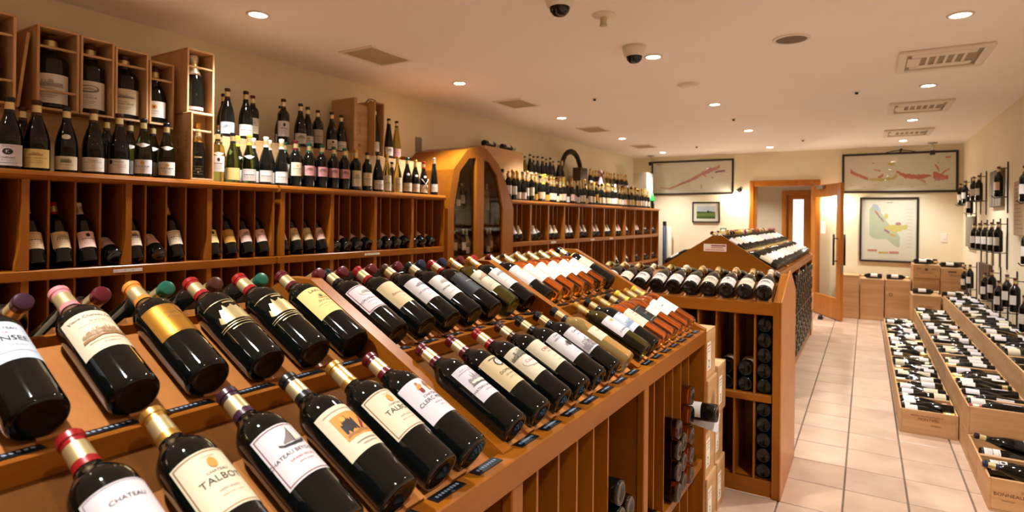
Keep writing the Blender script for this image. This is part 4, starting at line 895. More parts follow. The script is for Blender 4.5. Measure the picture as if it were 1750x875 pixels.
A28 = math.radians(28)
XC1, Y01 = -1.285, .19
isl = Rack('display_rack', 'long sloping orange veneer wine rack in the foreground with two tiers', (XC1, Y01, 0), 0, 2.71 - Y01, .675, (.847, .908), [(.625, .903), (.250, 1.060)], [A28, A28], 1.235,
           [(.27 - Y01, 1.03 - Y01, 6), (1.068 - Y01, 1.868 - Y01, 7), (1.904 - Y01, 2.674 - Y01, 7)], shelf=.335, bins=[y - Y01 for y in (.40, .52, .64, .76, .88, 1.153, 1.259, 1.364, 1.469, 1.574, 1.998, 2.117, 2.224, 2.34, 2.46)])
def sticker2(parent, x, y0, y1, z0, z1): sticker(parent, x, y0, y1, z0, z1, TXT)
sticker2(isl.root, .675, .905 - Y01, 1.135 - Y01, .853, .872); sticker2(isl.root, .675, 1.80 - Y01, 1.985 - Y01, .852, .872)
INKX = 'ink'
def cp(h): return h
LZ0, LZ1, LH = .078, .176, .045
def lab_print(lines, extra=()):
    return [('t', t, s_, (x if x is not None else 0), z, c) for (t, s_, z, c, *x_) in lines for x in [x_[0] if x_ else 0]] + list(extra)
def fg(side, tier, y, label, scale=1.0, lab=(LZ0, LZ1, LH), kind='bordeaux', roll=0.0, **kw):
    R = rad(kind, .08) * scale * kw.get('fat', 1.0)
    b, a, f = isl.slot(side, tier, y - Y01, R)
    kw.setdefault('n', 32)
    return bottle(kind, b, a, f, label=label, scale=scale, lab=lab, roll=roll, group='bottles on the foreground rack', **kw)
castle = [('c', [(-.040, .118, .121), (-.036, .114, .134), (-.032, .112, .130), (-.026, .112, .150), (-.020, .111, .146), (-.016, .111, .160), (-.012, .111, .148), (-.004, .111, .152), (.0, .111, .158), (.004, .111, .150), (.012, .111, .154), (.016, .111, .144), (.022, .111, .152), (.028, .112, .136), (.034, .114, .138), (.040, .118, .122)], 'foil'), ('r', -.05, .05, .104, .1055, 'foil'), ('r', -.05, .05, .098, .0995, 'foil'), ('r', -.05, .05, .172, .1735, 'foil'), ('r', -.012, .012, .163, .167, 'foil'), ('r', -.03, .03, .090, .0912, 'foil')]
# bay one, upper tier
fg(1, 1, .372, 'magnum with pale blue label cut by left edge, upper tier of foreground rack', 1.08, (.09, .18, .046), cap='red', pap='blue', custom=lab_print([('CHATEAU', .008, .163, INKX), ('LA', .006, .152, 'red'), ('PENSEE', .016, .138, INKX), ('Grand Vin de Bordeaux', .004, .122, 'grey')], [('r', -.03, .03, .108, .1088, 'grey')]))
fg(1, 1, .502, 'pink-capped bottle with etched house label, upper tier of foreground rack', 1.08, (.085, .182, .049), cap='pink', pap='cream', custom=lab_print([('Vieux Chateau Certan', .0088, .170, INKX), ('Grand Vin', .006, .156, 'grey'), ('POMEROL', .005, .098, 'grey')], [skyline(-.034, .036, .122, .022, 'brown', 14, 30), ('r', -.036, .038, .116, .1185, 'brown'), ('r', -.03, .03, .106, .107, 'brown'), ('r', -.03, .03, .150, .1506, 'grey'), ('c', ribbon([(-.036, .114), (.0, .117), (.038, .118)], [.003, .002, .003], 4), 'brown')]))
fg(1, 1, .628, 'orange-capped bottle with shiny gold label, upper tier of foreground rack', 1.07, (.098, .180, .045), cap='orange', pap='gold', custom=lab_print([('Chateau', .008, .155, 'brown'), ('d\'Issan', .010, .142, 'brown')], [('f', -.043, .043, .100, .178, .001, 'brown'), ('e', .02, .165, .006, .007, 'brown')]))
fg(1, 1, .750, 'red-capped black bottle with gold castle print, nearer of two alike', 1.06, cap='red', pap=None, custom=castle)
fg(1, 1, .868, 'red-capped black bottle with gold castle print, farther of two alike', 1.06, cap='red', pap=None, custom=castle)
fg(1, 1, .985, 'bottle with mustard yellow bell label beside the sloping bay board', 1.05, (.085, .182, .046), cap='wine', pap='yellow', custom=lab_print([('LARCIS', .013, .168, INKX), ('DUCASSE', .009, .130, INKX), ('SAINT-EMILION GRAND CRU', .0042, .118, 'grey'), ('MIS EN BOUTEILLE', .003, .098, 'grey')], [('c', [(-.012, .138, .142), (-.007, .138, .152), (.0, .138, .158), (.007, .138, .152), (.012, .138, .142)], 'gold'), ('e', -.004, .146, .004, .005, 'green'), ('r', -.02, .02, .109, .1096, 'grey')]))
# bay one, lower tier
fg(1, 0, .372, 'red-capped bottle with white label at lower left corner of the view', 1.08, cap='red', pap='lilac', custom=[('f', -.042, .042, .08, .174, .0008, 'grey'), ('t', 'CHATEAU', .009, 0, .15, INKX)])
tal = lambda: lab_print([('CHATEAU', .0062, .138, INKX), ('TALBOT', .0150, .126, INKX), ('SAINT-JULIEN', .0045, .108, 'grey'), ('GRAND CRU CLASSE', .003, .100, 'grey'), ('Connetable', .0035, .164, 'grey')], [('f', -.042, .042, .081, .173, .0012, 'brown'), ('e', 0, .152, .006, .0085, 'orange'), ('r', -.005, .005, .149, .155, 'gold')])
fg(1, 0, .480, 'gold-capped bottle with brown-bordered white label, lower tier, lower left', 1.09, cap='gold', pap='cream', custom=tal())
fg(1, 0, .602, 'purple-capped bottle with sailing ship label, lower tier of foreground rack', 1.09, cap='purple', pap='lilac', custom=lab_print([('CHATEAU BEYCHEVELLE', .0088, .122, INKX), ('GRAND VIN 2011', .0052, .110, 'red'), ('SAINT-JULIEN', .004, .102, 'grey')], [('f', -.042, .042, .081, .173, .0011, 'purple' if False else 'dred'), ('c', [(-.020, .138, .142), (-.014, .133, .137), (.0, .131, .136), (.014, .133, .138), (.022, .137, .144)], 'ink'), ('c', [(-.012, .139, .141), (-.004, .139, .150), (.004, .139, .162), (.005, .139, .142)], 'grey'), ('c', [(.006, .139, .160), (.012, .140, .150), (.018, .142, .144)], 'light'), ('r', .0045, .0055, .136, .166, 'ink')]))
fg(1, 0, .722, 'black-capped bottle with orange painting label, lower tier of foreground rack', 1.08, cap='black', pap='cream', custom=[('r', -.028, .028, .106, .158, 'orange'), ('c', ribbon([(-.022, .125), (-.008, .135), (.004, .128)], [.012, .016, .012], 3), 'ink'), ('c', ribbon([(.004, .115), (.022, .14)], [.006, .01], 7), 'dred'), ('c', ribbon([(-.024, .112), (.024, .114)], [.003, .004], 9), 'brown'), ('e', -.012, .146, .005, .005, 'gold'), ('r', -.02, .02, .095, .0965, 'grey'), ('r', -.034, .034, .166, .167, 'grey'), ('r', -.014, .014, .088, .0892, 'grey')])
fg(1, 0, .832, 'gold-capped bottle with brown-bordered white label beside dancers label', 1.08, cap='gold', pap='cream', custom=tal())
fg(1, 0, .930, 'wine-capped bottle with two dancing figures label, last before bay board', 1.07, cap='wine', pap='lilac', custom=lab_print([('CHATEAU', .0082, .131, INKX), ('CLERC MILON', .0118, .120, INKX), ('PAUILLAC', .0048, .108, 'grey'), ('2010', .0042, .099, 'red')], [('e', -.010, .164, .003, .003, 'brown'), ('c', [(-.016, .150, .153), (-.012, .148, .161), (-.008, .148, .161), (-.003, .156, .160)], 'orange'), ('c', [(-.014, .141, .150), (-.010, .138, .150), (-.006, .141, .150)], 'dred'), ('e', .009, .163, .003, .003, 'brown'), ('c', [(.003, .157, .160), (.007, .148, .161), (.011, .148, .161), (.016, .152, .155)], 'brown'), ('c', [(.005, .142, .150), (.009, .139, .150), (.013, .142, .150)], 'gold')]))
# bay two, upper tier
u2 = [1.130 + .1135 * k for k in range(7)]
fg(1, 1, u2[0], 'black-capped bottle with red-bordered white label, first past the bay board', 1.02, cap='black', pap='lilac', custom=lab_print([('TROPLONG MONDOT', .0095, .118, INKX), ('SAINT-EMILION GRAND CRU', .004, .107, 'red'), ('MIS EN BOUTEILLE AU CHATEAU', .003, .094, 'grey')], [('f', -.042, .042, .081, .173, .0018, 'dred'), ('e', 0, .148, .022, .016, 'light'), skyline(-.016, .016, .142, .016, 'grey', 6)]))
fg(1, 1, u2[1], 'red-capped bottle with beige script label, upper tier second bay', 1.02, cap='red', pap='tan', custom=lab_print([('Beauregard', .0125, .125, 'brown'), ('LA', .007, .145, 'grey'), ('POMEROL', .004, .106, 'grey')]))
fg(1, 1, u2[2], 'brown-capped bottle with tree drawing label, upper tier second bay', 1.02, cap='brown', pap='lilac', custom=lab_print([('LA CONSEILLANTE', .0085, .118, INKX), ('POMEROL', .0042, .106, 'grey')], [skyline(-.022, .022, .142, .018, 'ink', 8), ('r', -.02, .02, .094, .0948, 'grey')]))
fg(1, 1, u2[3], 'black-capped bottle with grey hill drawing label, upper tier second bay', 1.02, cap='black', pap='white', custom=lab_print([('MONBOUSQUET', .0095, .118, INKX), ('SAINT-EMILION', .0045, .106, 'grey')], [skyline(-.022, .022, .140, .022, 'grey', 11), ('r', -.03, .03, .094, .0948, 'grey')]))
fg(1, 1, u2[4], 'red-capped bottle with dark nearly bare front, upper tier second bay', 1.02, cap='red', pap='black', custom=lab_print([('DE FERRAND', .006, .13, 'light')]))
fg(1, 1, u2[5], 'pale-capped green glass bottle with engraved white label, upper tier', 1.02, cap='gold', glass='green', pap='cream', custom=lab_print([('CHATEAU', .007, .115, 'grey')], [skyline(-.034, .034, .138, .026, 'brown', 13), ('r', -.03, .03, .104, .105, 'grey'), ('r', -.03, .03, .096, .097, 'grey')]))
fg(1, 1, u2[6], 'orange-capped dark bottle with white engraved label, last in second bay', 1.02, cap='orange', pap='white', custom=lab_print([('CHATEAU', .007, .122, 'grey')], [skyline(-.03, .03, .145, .02, 'grey', 15), ('r', -.03, .03, .108, .109, 'grey'), ('r', -.02, .02, .098, .099, 'grey')]))
# bay three, upper tier
u3 = [1.955 + .105 * k for k in range(7)]
caps3 = ['silver', 'gold', 'gold', 'gold', 'gold', 'orange', 'black']; gl3 = ['dark', 'amber', 'amber', 'amber', 'amber', 'amber', 'dark']
ds3 = ['silver-capped dark bottle with broad white label, first of third bay upper tier', 'amber wine bottle with white label, first amber in upper tier', 'amber wine bottle with white label, second amber in upper tier', 'amber wine bottle with white label, third amber in upper tier', 'amber wine bottle with white label, fourth amber in upper tier', 'amber wine bottle with white label, fifth amber in upper tier', 'big dark bottle with yellow collar at far end of the upper tier']
for k in range(7):
    o = fg(1, 1, u3[k], ds3[k], 1.02 if k < 6 else 1.06, (.078, .178, .046) if k < 6 else (.11, .17, .04), cap=caps3[k], glass=gl3[k], pap='white' if k < 6 else 'cream', custom=lab_print([('SAUTERNES', .007, .125, 'gold' if k % 2 else 'grey')], [('r', -.025, .025, .112, .113, 'grey'), ('r', -.02, .02, .104, .105, 'grey'), ('e', 0, .15, .008, .008, 'gold')]))
    if k == 6: MB().lathe([(.0275, .218), (.031, .214), (.030, .208)], 24).obj('collar', PAP('yellow'), o)
# bay two and three, lower tier
l2 = [1.092 + .1155 * k for k in range(7)]
fg(1, 0, l2[0], 'wine-capped bottle with engraved mansion label, first in second bay lower tier', 1.03, cap='wine', pap='lilac', custom=lab_print([('CHATEAU LAGRANGE', .0088, .106, INKX), ('GRAND CRU CLASSE EN 1855', .0036, .166, 'grey'), ('SAINT-JULIEN', .0042, .095, 'grey')], [skyline(-.026, .026, .122, .036, 'grey', 21, 34, .5), ('c', ribbon([(-.022, .126), (.022, .126)], [.004, .004], 3, 16), 'light'), ('r', -.028, .028, .118, .1195, 'ink'), ('r', -.032, .032, .160, .1608, 'grey')]), lab=(LZ0, LZ1, .038))
fg(1, 0, l2[1], 'wine-capped bottle with tan crest label, second bay lower tier', 1.03, cap='wine', pap='tan', custom=lab_print([('DOMAINE', .0115, .122, INKX), ('DE CHEVALIER', .0058, .110, INKX), ('PESSAC-LEOGNAN', .004, .100, 'grey')], [('e', 0, .152, .013, .013, 'ink'), ('e', 0, .152, .009, .010, 'light'), ('t', 'C', .014, 0, .152, 'ink'), ('r', -.02, .02, .166, .168, 'ink')]))
fg(1, 0, l2[2], 'red-capped bottle with red script on engraved label, second bay lower tier', 1.03, cap='red', pap='cream', custom=lab_print([('Calon-Segur', .0125, .122, 'red'), ('SAINT-ESTEPHE', .0045, .104, 'grey'), ('2011', .004, .09, 'red')], [skyline(-.042, .042, .146, .024, 'ink', 17, 36, .4), ('e', 0, .122, .030, .016, 'light'), ('t', 'Calon', .014, -.004, .123, 'red')]))
fg(1, 0, l2[3], 'dark-capped bottle with red-lettered cream label, second bay lower tier', 1.03, cap='brown', pap='cream', custom=lab_print([('ORMES', .0140, .138, 'red'), ('DE PEZ', .0075, .126, 'red'), ('SAINT-ESTEPHE', .004, .105, 'grey'), ('GRAND VIN', .004, .09, 'grey')], [('r', -.034, .034, .158, .1586, 'light')]))
fg(1, 0, l2[4], 'black-capped bottle with black coat of arms label, second bay lower tier', 1.03, cap='black', pap='lilac', custom=lab_print([('CHATEAU', .0095, .166, INKX), ('HAUT-BAILLY', .0095, .155, INKX), ('GRAVES', .005, .098, 'grey'), ('MIS EN BOUTEILLE', .0035, .088, 'grey')], [skyline(-.016, .016, .122, .022, 'grey', 23, 20, .3), ('e', 0, .126, .008, .010, 'ink')]))
fg(1, 0, l2[5], 'black-capped bottle with script and engraved trees label, second bay lower tier', 1.03, cap='black', pap='lilac', custom=lab_print([('Caronne', .0115, .160, INKX), ('HAUT-MEDOC', .0048, .144, 'red')], [skyline(-.042, .042, .088, .044, 'grey', 27, 40, .55)]))
fg(1, 0, l2[6], 'clear bottle of golden wine with small pale label, second bay lower tier', 1.03, (.096, .150, .034), cap='black', glass='gold', pap='cream', custom=lab_print([('Carmes', .009, .130, 'green'), ('BLANC', .005, .112, 'grey')]))
l3 = [1.958 + .104 * k for k in range(7)]
L3 = [('gold', 'green', 'lilac', 'green glass bottle with sun and script white label, third bay lower tier', [('t', 'CARBONNIEUX', .0095, 0, .098, INKX), ('e', -.012, .150, .012, .012, 'light'), ('e', -.012, .150, .007, .007, 'gold'), ('r', -.03, .03, .088, .0888, 'grey')]),
      ('black', 'dark', 'blue', 'black-capped bottle with blue sketch label, third bay lower tier', [('t', 'Caillou', .013, 0, .164, INKX), skyline(-.04, .04, .105, .04, 'blue', 31)]),
      ('gold', 'amber', 'cream', 'amber bottle with red-lettered cream label, third bay lower tier', [('t', 'CHATEAU', .008, 0, .145, 'red'), ('t', 'RIEUSSEC', .009, 0, .13, 'orange'), ('r', -.02, .02, .112, .113, 'grey')]),
      ('black', 'amber', 'black', 'amber bottle with black and gold label, third bay lower tier', [('t', 'Suduiraut', .012, 0, .125, 'foil'), ('r', -.035, .035, .160, .1612, 'foil'), ('r', -.035, .035, .09, .0912, 'foil')]),
      ('yellow', 'amber', 'white', 'yellow-capped amber bottle with narrow white band, third bay lower tier', [('t', 'SAUTERNES', .007, 0, .125, 'gold')]),
      ('gold', 'amber', 'white', 'amber bottle with black-lettered white label near rack end', [('t', 'LAFAURIE', .010, 0, .125, INKX), ('r', -.02, .02, .106, .107, 'grey')]),
      ('yellow', 'amber', 'white', 'amber bottle with pale label, last at far end of lower tier', [('t', 'Doisy', .010, 0, .125, 'gold'), ('r', -.02, .02, .106, .107, 'grey')])]
for k, (cap, gl, pap, ds_, it) in enumerate(L3):
    fg(1, 0, l3[k], ds_, 1.02, (.10, .15, .04) if k == 4 else (.082, .170, .045), cap=cap, glass=gl, pap=pap, custom=it)
# the other face of the ridge: necks poking up between
oc = ['purple', 'wine', 'green', 'brown', 'green', 'wine', 'wine', 'wine', 'wine', 'navy', 'navy', 'wine', 'red', 'wine', 'brown', 'silver', 'wine', 'purple', 'red', 'gold']
oy = [.44, .565, .69, .80, .92, 1.10, 1.185, 1.30, 1.415, 1.53, 1.645, 1.755, 1.84, 1.95, 2.06, 2.17, 2.275, 2.38, 2.49, 2.60]
for k, yy in enumerate(oy):
    fg(-1, 1, yy, '%s-capped bottle on the far face of the foreground rack, %s along' % (oc[k], nth(k)), 1.04, cap=oc[k], pap=None, n=20)
# stock lying in the bins under the lip
def bin_stock(x, y, z, gl, pap, label, group, ax=(-1, 0, 0), fr=(0, -.7, .7), kind='bordeaux', n=20, **kw):
    bottle(kind, (x, y, z), ax, fr, label=label, group=group, glass=gl, pap=pap, n=n, **kw)
zz0 = .335 + .039
for q, (yb, cnt, z00) in enumerate(((2.215, 4, 0), (2.285, 3, .0), (2.40, 5, 0))):
    for k in range(cnt):
        bin_stock(-.592 - .008 * (q == 1), yb + .03 * (q == 1), zz0 + .079 * k + (.0 if q != 1 else 0), 'brown' if q == 0 else 'amber' if q == 2 else 'brown', 'lilac', 'brown wine bottle lying base-out in end bin, %s column, %s up' % (nth(q), nth(k)), 'amber stock in the end bins')
bin_stock(-.60, 1.955, zz0, 'brown', 'cream', 'bottle with cream label lying alone in first bin of end bay', None)
bin_stock(-.60, 2.41, .12, 'brown', 'white', 'bottle lying in bin below the end bay shelf', None)
o = bottle('bordeaux', (-.52, 2.515, .60), (-1, 0, -.05), (0, -.7, .7), label='dark bottle with paper tag jutting from the end bin', pap='white', n=20)
tg = MB().box(-.003, .0, -.045, .045, -.06, .06).obj('paper_tag', PAP('lilac'), o); tg.matrix_basis = Matrix.Translation((-.05, .0, .06)) @ Matrix.Rotation(.5, 4, 'Y')
for q, (yb, cnt) in enumerate(((1.619, 4), (1.699, 3))):
    for k in range(cnt): bin_stock(-.60, yb, zz0 + .0775 * k, ('dark', 'green')[q], (None, 'cream')[q], 'bottle lying base-out in last bin of middle bay, %s stack, %s up' % (('nearer', 'farther')[q], nth(k)), 'stock in the middle bay')
for k in range(2): bin_stock(-.60, 1.20 + .105 * k, .12, 'dark', None, 'dark bottle lying in bottom bin of middle bay, %s' % nth(k), None)

# cases stacked at the end of the foreground rack
def stamped_case(label, x0, x1, y0, y1, z0, z1, sticker_=True, group=None, seed=0):
    t_ = case('wine_case', label, 'crate', (x0, x1, y0, y1, z0, z1), group=group); a = (x1 - x0) / 2; h = z1 - z0; w_ = y1 - y0
    r = random.Random(seed)
    if sticker_:
        l = bx('shipping_label', (a, a + .001, -w_ * .42, -w_ * .42 + w_ * .38, h * .18, h * .75), PAPERW, t_)
        ob('lettering', print_mesh([('t', str(r.choice([2, 3, 5])), .055, -w_ * .25, h * .30, 'ink'), ('r', -w_ * .40, -w_ * .08, h * .68, h * .70, 'red'), ('r', -w_ * .40, -w_ * .12, h * .62, h * .632, 'grey'), ('r', -w_ * .40, -w_ * .15, h * .56, h * .572, 'grey')], lambda s_, z: (a + .0016, s_, z)), l)
    else:
        ob('stamp', print_mesh([skyline(-w_ * .25, w_ * .25, h * .45, h * .3, 'brown', seed), ('t', 'CHATEAU', .028, 0, h * .3, 'stamp')], lambda s_, z: (a + .001, s_, z)), t_)
    return t_
zs = 0
for k in range(4):
    stamped_case('pine case at rack end, %s of near column from the floor' % nth(k), -.95, -.605 - .01 * (k % 2), 2.735, 2.915, zs, zs + .222, k != 2, None, k); zs += .2235
zs = 0
for k in range(3):
    stamped_case('pine case at rack end, %s of far column from the floor' % nth(k), -.95, -.60 - .012 * (k % 2), 2.922, 3.09, zs, zs + .232, True, None, k + 10); zs += .2335
bottle('bordeaux', (-.72, 3.0, zs + .0395), (0, -1, .0) if False else (-1, 0, 0), (0, 0, 1), label='dark bottle lying on top of the far column of pine cases', pap='white', n=18)

# ------------------------------------------------------------------ cross stand behind (slopes face the camera and away)
A18 = math.radians(18)
XS0, XS1, YS = -1.80, -.36, 3.525
st = Rack('display_rack', 'low double-sloped orange wine stand standing crosswise before the gabled rack', (XS0, YS, 0), -PI / 2, XS1 - XS0, .325, (.92, .985), [(.280, .983)], [A18], 1.095,
          [(.06, XS1 - XS0 - .70, 7), (XS1 - XS0 - .695, XS1 - XS0 - .04, 7)], shelf=.512, bins=[XS1 - XS0 - v for v in (.123, .22, .314, .408, .50, .60)], tags=False)
# taller outer side board of the stand
sb_ = MB().prism([(YS - .33, 0), (YS - .33, .992), (YS + .02, 1.124), (YS + .06, 1.124), (YS + .33, .992), (YS + .33, 0)], 'x', 0, .006).obj('side_facing', VP, st.root); sb_.parent = None; sb_.location = (XS1, 0, 0); sb_.parent = st.root; sb_.matrix_parent_inverse = st.M.inverted()
pc = ['white', 'white', 'white', 'cream', 'white', 'cream', 'white']
for side, nm in ((1, 'front'), (-1, 'rear')):
    for bay in range(2):
        for k in range(7):
            yl = ((.06, XS1 - XS0 - .70) if bay == 0 else (XS1 - XS0 - .695, XS1 - XS0 - .04)); p = (yl[1] - yl[0]) / 7; yy = yl[0] + (k + .5) * p
            if bay == 0 and k < 3: continue
            b, a, f = st.slot(side, 0, yy, .0412)
            bottle('burgundy', b, a, f, cap=(['gold', 'white', 'gold', 'gold', 'gold', 'gold', 'white'][k] if side == 1 else ['green', 'white', 'white', 'green', 'white', 'black', 'purple'][k]), pap=pc[k], prt=k if side == 1 else None, lab=(.020, .098, .05), n=22,
                   label='%s-labelled bottle on %s slope of the cross stand, %s bay, %s from left' % (pc[k], nm, ('left', 'right')[bay], nth(k)), group='bottles on the cross stand')
yb = YS - .325 + .03
for col, (xc, nup, nlo) in enumerate(((-.4405, 5, 5), (-.531, 2, 0), (-.627, 2, 0))):
    for k in range(nup): bin_stock(xc, yb, .512 + .040 + .0785 * k, 'dark', 'cream' if k == 1 and col else None, 'dark bottle base-out in upper bin, cross stand column %s from right, %s up' % (nth(col), nth(k)), 'stock in the cross stand', (0, 1, 0), (.0, -.2, 1))
    for k in range(nlo): bin_stock(xc, yb, .08 + .040 + .0785 * k, 'dark', None, 'dark bottle base-out in lower bin, cross stand right column, %s up' % nth(k), 'stock in the cross stand', (0, 1, 0), (.0, -.2, 1))

# ------------------------------------------------------------------ gabled rack farther back
Y03 = 4.95
g3 = Rack('display_rack', 'gabled sloping orange wine rack full of white-labelled bottles near the door', (-1.04, Y03, 0), 0, 8.08 - Y03, .475, (.93, .992), [(.428, .985), (.175, 1.112)], [A28, math.radians(30)], 1.262,
          [(.04, .80, 7), (.84, 1.58, 7), (1.62, 2.34, 7), (2.38, 3.09, 7)], shelf=.5, bins=[.14 + .105 * k for k in range(28)], gable=True, tags=False)
nt = bx('notice', (-.105, .075, -.002, 0, 1.145, 1.205), PAP('rose'), g3.root)
ob('lettering', print_mesh([('r', -.10, -.055, 1.18, 1.20, 'light'), ('r', -.045, .07, 1.187, 1.196, 'dred'), ('r', -.045, .05, 1.172, 1.179, 'brown'), ('r', -.09, .06, 1.155, 1.161, 'brown')], lambda s_, z: (s_, -.0026, z)), nt)
for side, nm in ((1, 'aisle'), (-1, 'far')):
    for ti in (0, 1):
        kk = 0
        for (y0, y1, ns) in [(.04, .80, 7), (.84, 1.58, 7), (1.62, 2.34, 7), (2.38, 3.09, 7)]:
            for k in range(ns):
                yy = y0 + (k + .5) * (y1 - y0) / ns + (0 if side == 1 or ti == 0 else .05)
                kk += 1
                if side == -1 and ti == 0 and kk > 3: continue
                if yy > 3.05: continue
                b, a, f = g3.slot(side, ti, yy, .0378)
                bottle('bordeaux', b, a, f, cap=rc.choice(['wine', 'gold', 'white', 'red', 'yellow', 'black', 'gold']), pap=rc.choice(['white', 'white', 'lilac', 'cream']), n=14, lab=rc.choice([(.055, .150, .042), (.065, .140, .040), (.05, .155, .042)]), roll=rc.uniform(-.2, .2), glass='dark',
                       stuff=(side == -1 or kk > 22), label='white-labelled bottle on %s tier, %s slope of gabled rack, %s from near end' % (('lower', 'upper')[ti], nm, nth(kk - 1)), group='bottles on the gabled rack')
for q in range(22):
    yy = Y03 + 3.13 - .09 - .0895 * q
    for zb in (.14, .54):
        for k in range(5): bottle('bordeaux', (-.556 - .012 * ((q + k) % 3 == 0), yy, zb + .0765 * k), (-1, 0, 0), (0, 0, 1), pap=None, n=14, stuff=True)
case('wine_case', 'pine case standing on end past the gabled rack, lower', 'crate', (-.86, -.575, 8.11, 8.44, 0, .48)); case('wine_case', 'pine case standing on end past the gabled rack, upper', 'crate', (-.86, -.585, 8.12, 8.43, .482, .86))

# ------------------------------------------------------------------ crates of bottles along the right wall
H = .16; CW = .312
def crate_box(label, x0, y0, y1, z0, h=H, group=None, stamp=None, tray=True, cw=CW):
    t_ = thing('wine_crate', label, 'crate', (x0 + cw / 2, (y0 + y1) / 2, z0), 0, group); a, c_ = cw / 2, (y1 - y0) / 2; th = .010
    bx('base_board', (-a, a, -c_, c_, 0, .009), PX, t_)
    l = bx('side_board', (-a, -a + th, -c_, c_, .009, h), PY, t_, .002); bx('side_board', (a - th, a, -c_, c_, .009, h), PY, t_, .002)
    f = bx('end_board', (-a + th, a - th, -c_, -c_ + th, .009, h), PX, t_, .002); bx('end_board', (-a + th, a - th, c_ - th, c_, .009, h), PX, t_, .002)
    if tray: bx('tray_insert', (-a + th, a - th, -c_ + th, c_ - th, h - .082, h - .076), P('card_insert', lin(196, 160, 110), .8), t_)
    if stamp: ob('stamp', print_mesh([('t', s_, sz, xo, zz, 'stamp') for s_, sz, xo, zz in stamp], lambda s_, z: (s_, -c_ - .0008, z)), f)
    return t_
def fill(x0, y0, y1, z0, desc, r, h=H, cw=CW, group=None, lift=0.0, stuff=False):
    n = max(2, int((y1 - y0 - .03) / .0815)); p = (y1 - y0 - .03) / n
    for k in range(n):
        d = 1 if (k + (r.random() < .2)) % 2 else -1; kind = r.choice(['bordeaux', 'burgundy']); R = rad(kind, .05)
        xx = x0 + cw / 2 + d * -.146
        gl = r.choice(['dark'] * 8 + ['olive', 'green']); tiltz = r.uniform(-.01, .02)
        bottle(kind, (xx, y0 + .015 + (k + .5) * p, z0 + h - .060 + R + lift + r.uniform(-.012, .012)), (d, r.uniform(-.05, .05), r.uniform(-.03, .03)), (0, -.35, 1), roll=r.choice([r.uniform(-.5, .5), r.uniform(-1.6, 1.6)]), cap=r.choice(['wine', 'black', 'gold', 'white', 'black', 'red', 'gold']), glass=gl, pap=r.choice(['white', 'white', 'white', 'cream', 'lilac']), n=14, scale=.98, fat=.98, stuff=stuff,
               lab=(.05, .135, .042) if kind == 'bordeaux' else (.02, .09, .044), label='bottle lying in %s, %s from its near end' % (desc, nth(k)), group=group)
r1 = random.Random(21)
R1 = [4.695, 5.06, 5.22, 5.56, 6.00, 6.48, 6.98, 7.50, 8.00, 8.50, 8.97]
for k, (a, b) in enumerate(zip(R1, R1[1:])):
    if b - a < .2: continue
    crate_box('open pine crate of bottles in the aisle-side row, %s from the front' % nth(k), .205, a, b - .004, 0, group='aisle-side row of crates', stamp=[('GRAND VIN DE BORDEAUX', .014, -.01, .125), ('MONTVIEL', .024, 0, .105), ('POMEROL', .012, .04, .07)] if k == 0 else None)
    fill(.205, a, b, 0, 'aisle-side crate %s' % nth(k), r1, group='bottles in the aisle-side crates', stuff=k >= 7)
# a crate of narrow depth between the first two
crate_box('narrow pine crate wedged second in the aisle-side row', .205, 5.06, 5.216, 0); fill(.205, 5.06, 5.216, 0, 'the narrow wedged crate', r1)
X2 = .522
crate_box('open pine crate at bottom right with stamped letters on its end', X2, 3.66, 3.995, 0, stamp=[('DOMAINE', .014, -.0, .11), ('BONNEAU DU MARTRAY', .024, .0, .085), ('Charlemagne', .010, -.08, .058), ('GRAND CRU', .010, .08, .058)])
crate_box('open pine crate second in the middle row, on the floor', X2, 4.0, 4.335, 0)
def loose(kind, base, axis, front, label, **kw): bottle(kind, base, axis, front, label=label, n=22, **kw)
loose('burgundy', (.83 - .02, 3.78, .075 + .042 + .03), (-1, 0, .12), (0, -.3, 1), 'dark bottle with gold neck band lying across the bottom right crate', cap='navy', pap='white', prt=2)
loose('burgundy', (X2 + .02, 3.885, .075 + .055), (1, 0, .03), (0, -.3, 1), 'bottle with white label in the bottom right crate behind banded neck', cap='black', pap='white', prt=4)
loose('burgundy', (.83 - .01, 4.16, .085 + .075), (-1, -.05, .18), (0, -.3, 1), 'dark bottle slanting upward over the second floor crate', cap='black', pap='white', prt=1)
loose('burgundy', (X2 + .02, 4.08, .085 + .045), (1, 0, 0), (0, -.3, 1), 'bottle with white label and red seal in the second floor crate', cap='black', pap='white', prt=5)
r2 = random.Random(33)
R2 = [4.345, 4.56, 5.02, 5.50, 5.98, 6.46, 6.94, 7.42, 7.90, 8.38, 8.86]
for k, (a, b) in enumerate(zip(R2, R2[1:])):
    crate_box('lower pine crate of the middle two-high row, %s from the front' % nth(k), X2, a, b - .004, 0, group='lower crates of the middle row', tray=False)
    crate_box('upper pine crate of the middle two-high row, %s from the front' % nth(k), X2, a, b - .004, H + .002, group='upper crates of the middle row')
    fill(X2, a, b, H + .002, 'middle-row upper crate %s' % nth(k), r2, group='bottles in the middle-row crates', stuff=k >= 7)
X3 = .838
R3 = [4.30, 4.78, 5.26, 5.74, 6.22, 6.70, 7.18, 7.66, 8.14, 8.62, 9.10]
r3 = random.Random(45)
for k, (a, b) in enumerate(zip(R3, R3[1:])):
    for lv in range(3):
        crate_box('pine crate, %s level, in wall-side row, %s from the front' % (('floor', 'middle', 'top')[lv], nth(k)), X3, a, b - .004, lv * (H + .001), group='crates of the wall-side row', tray=(lv == 2))
    fill(X3, a, b, 2 * (H + .001), 'top wall-side crate %s' % nth(k), r3, group='bottles in the wall-side crates', stuff=k >= 7)
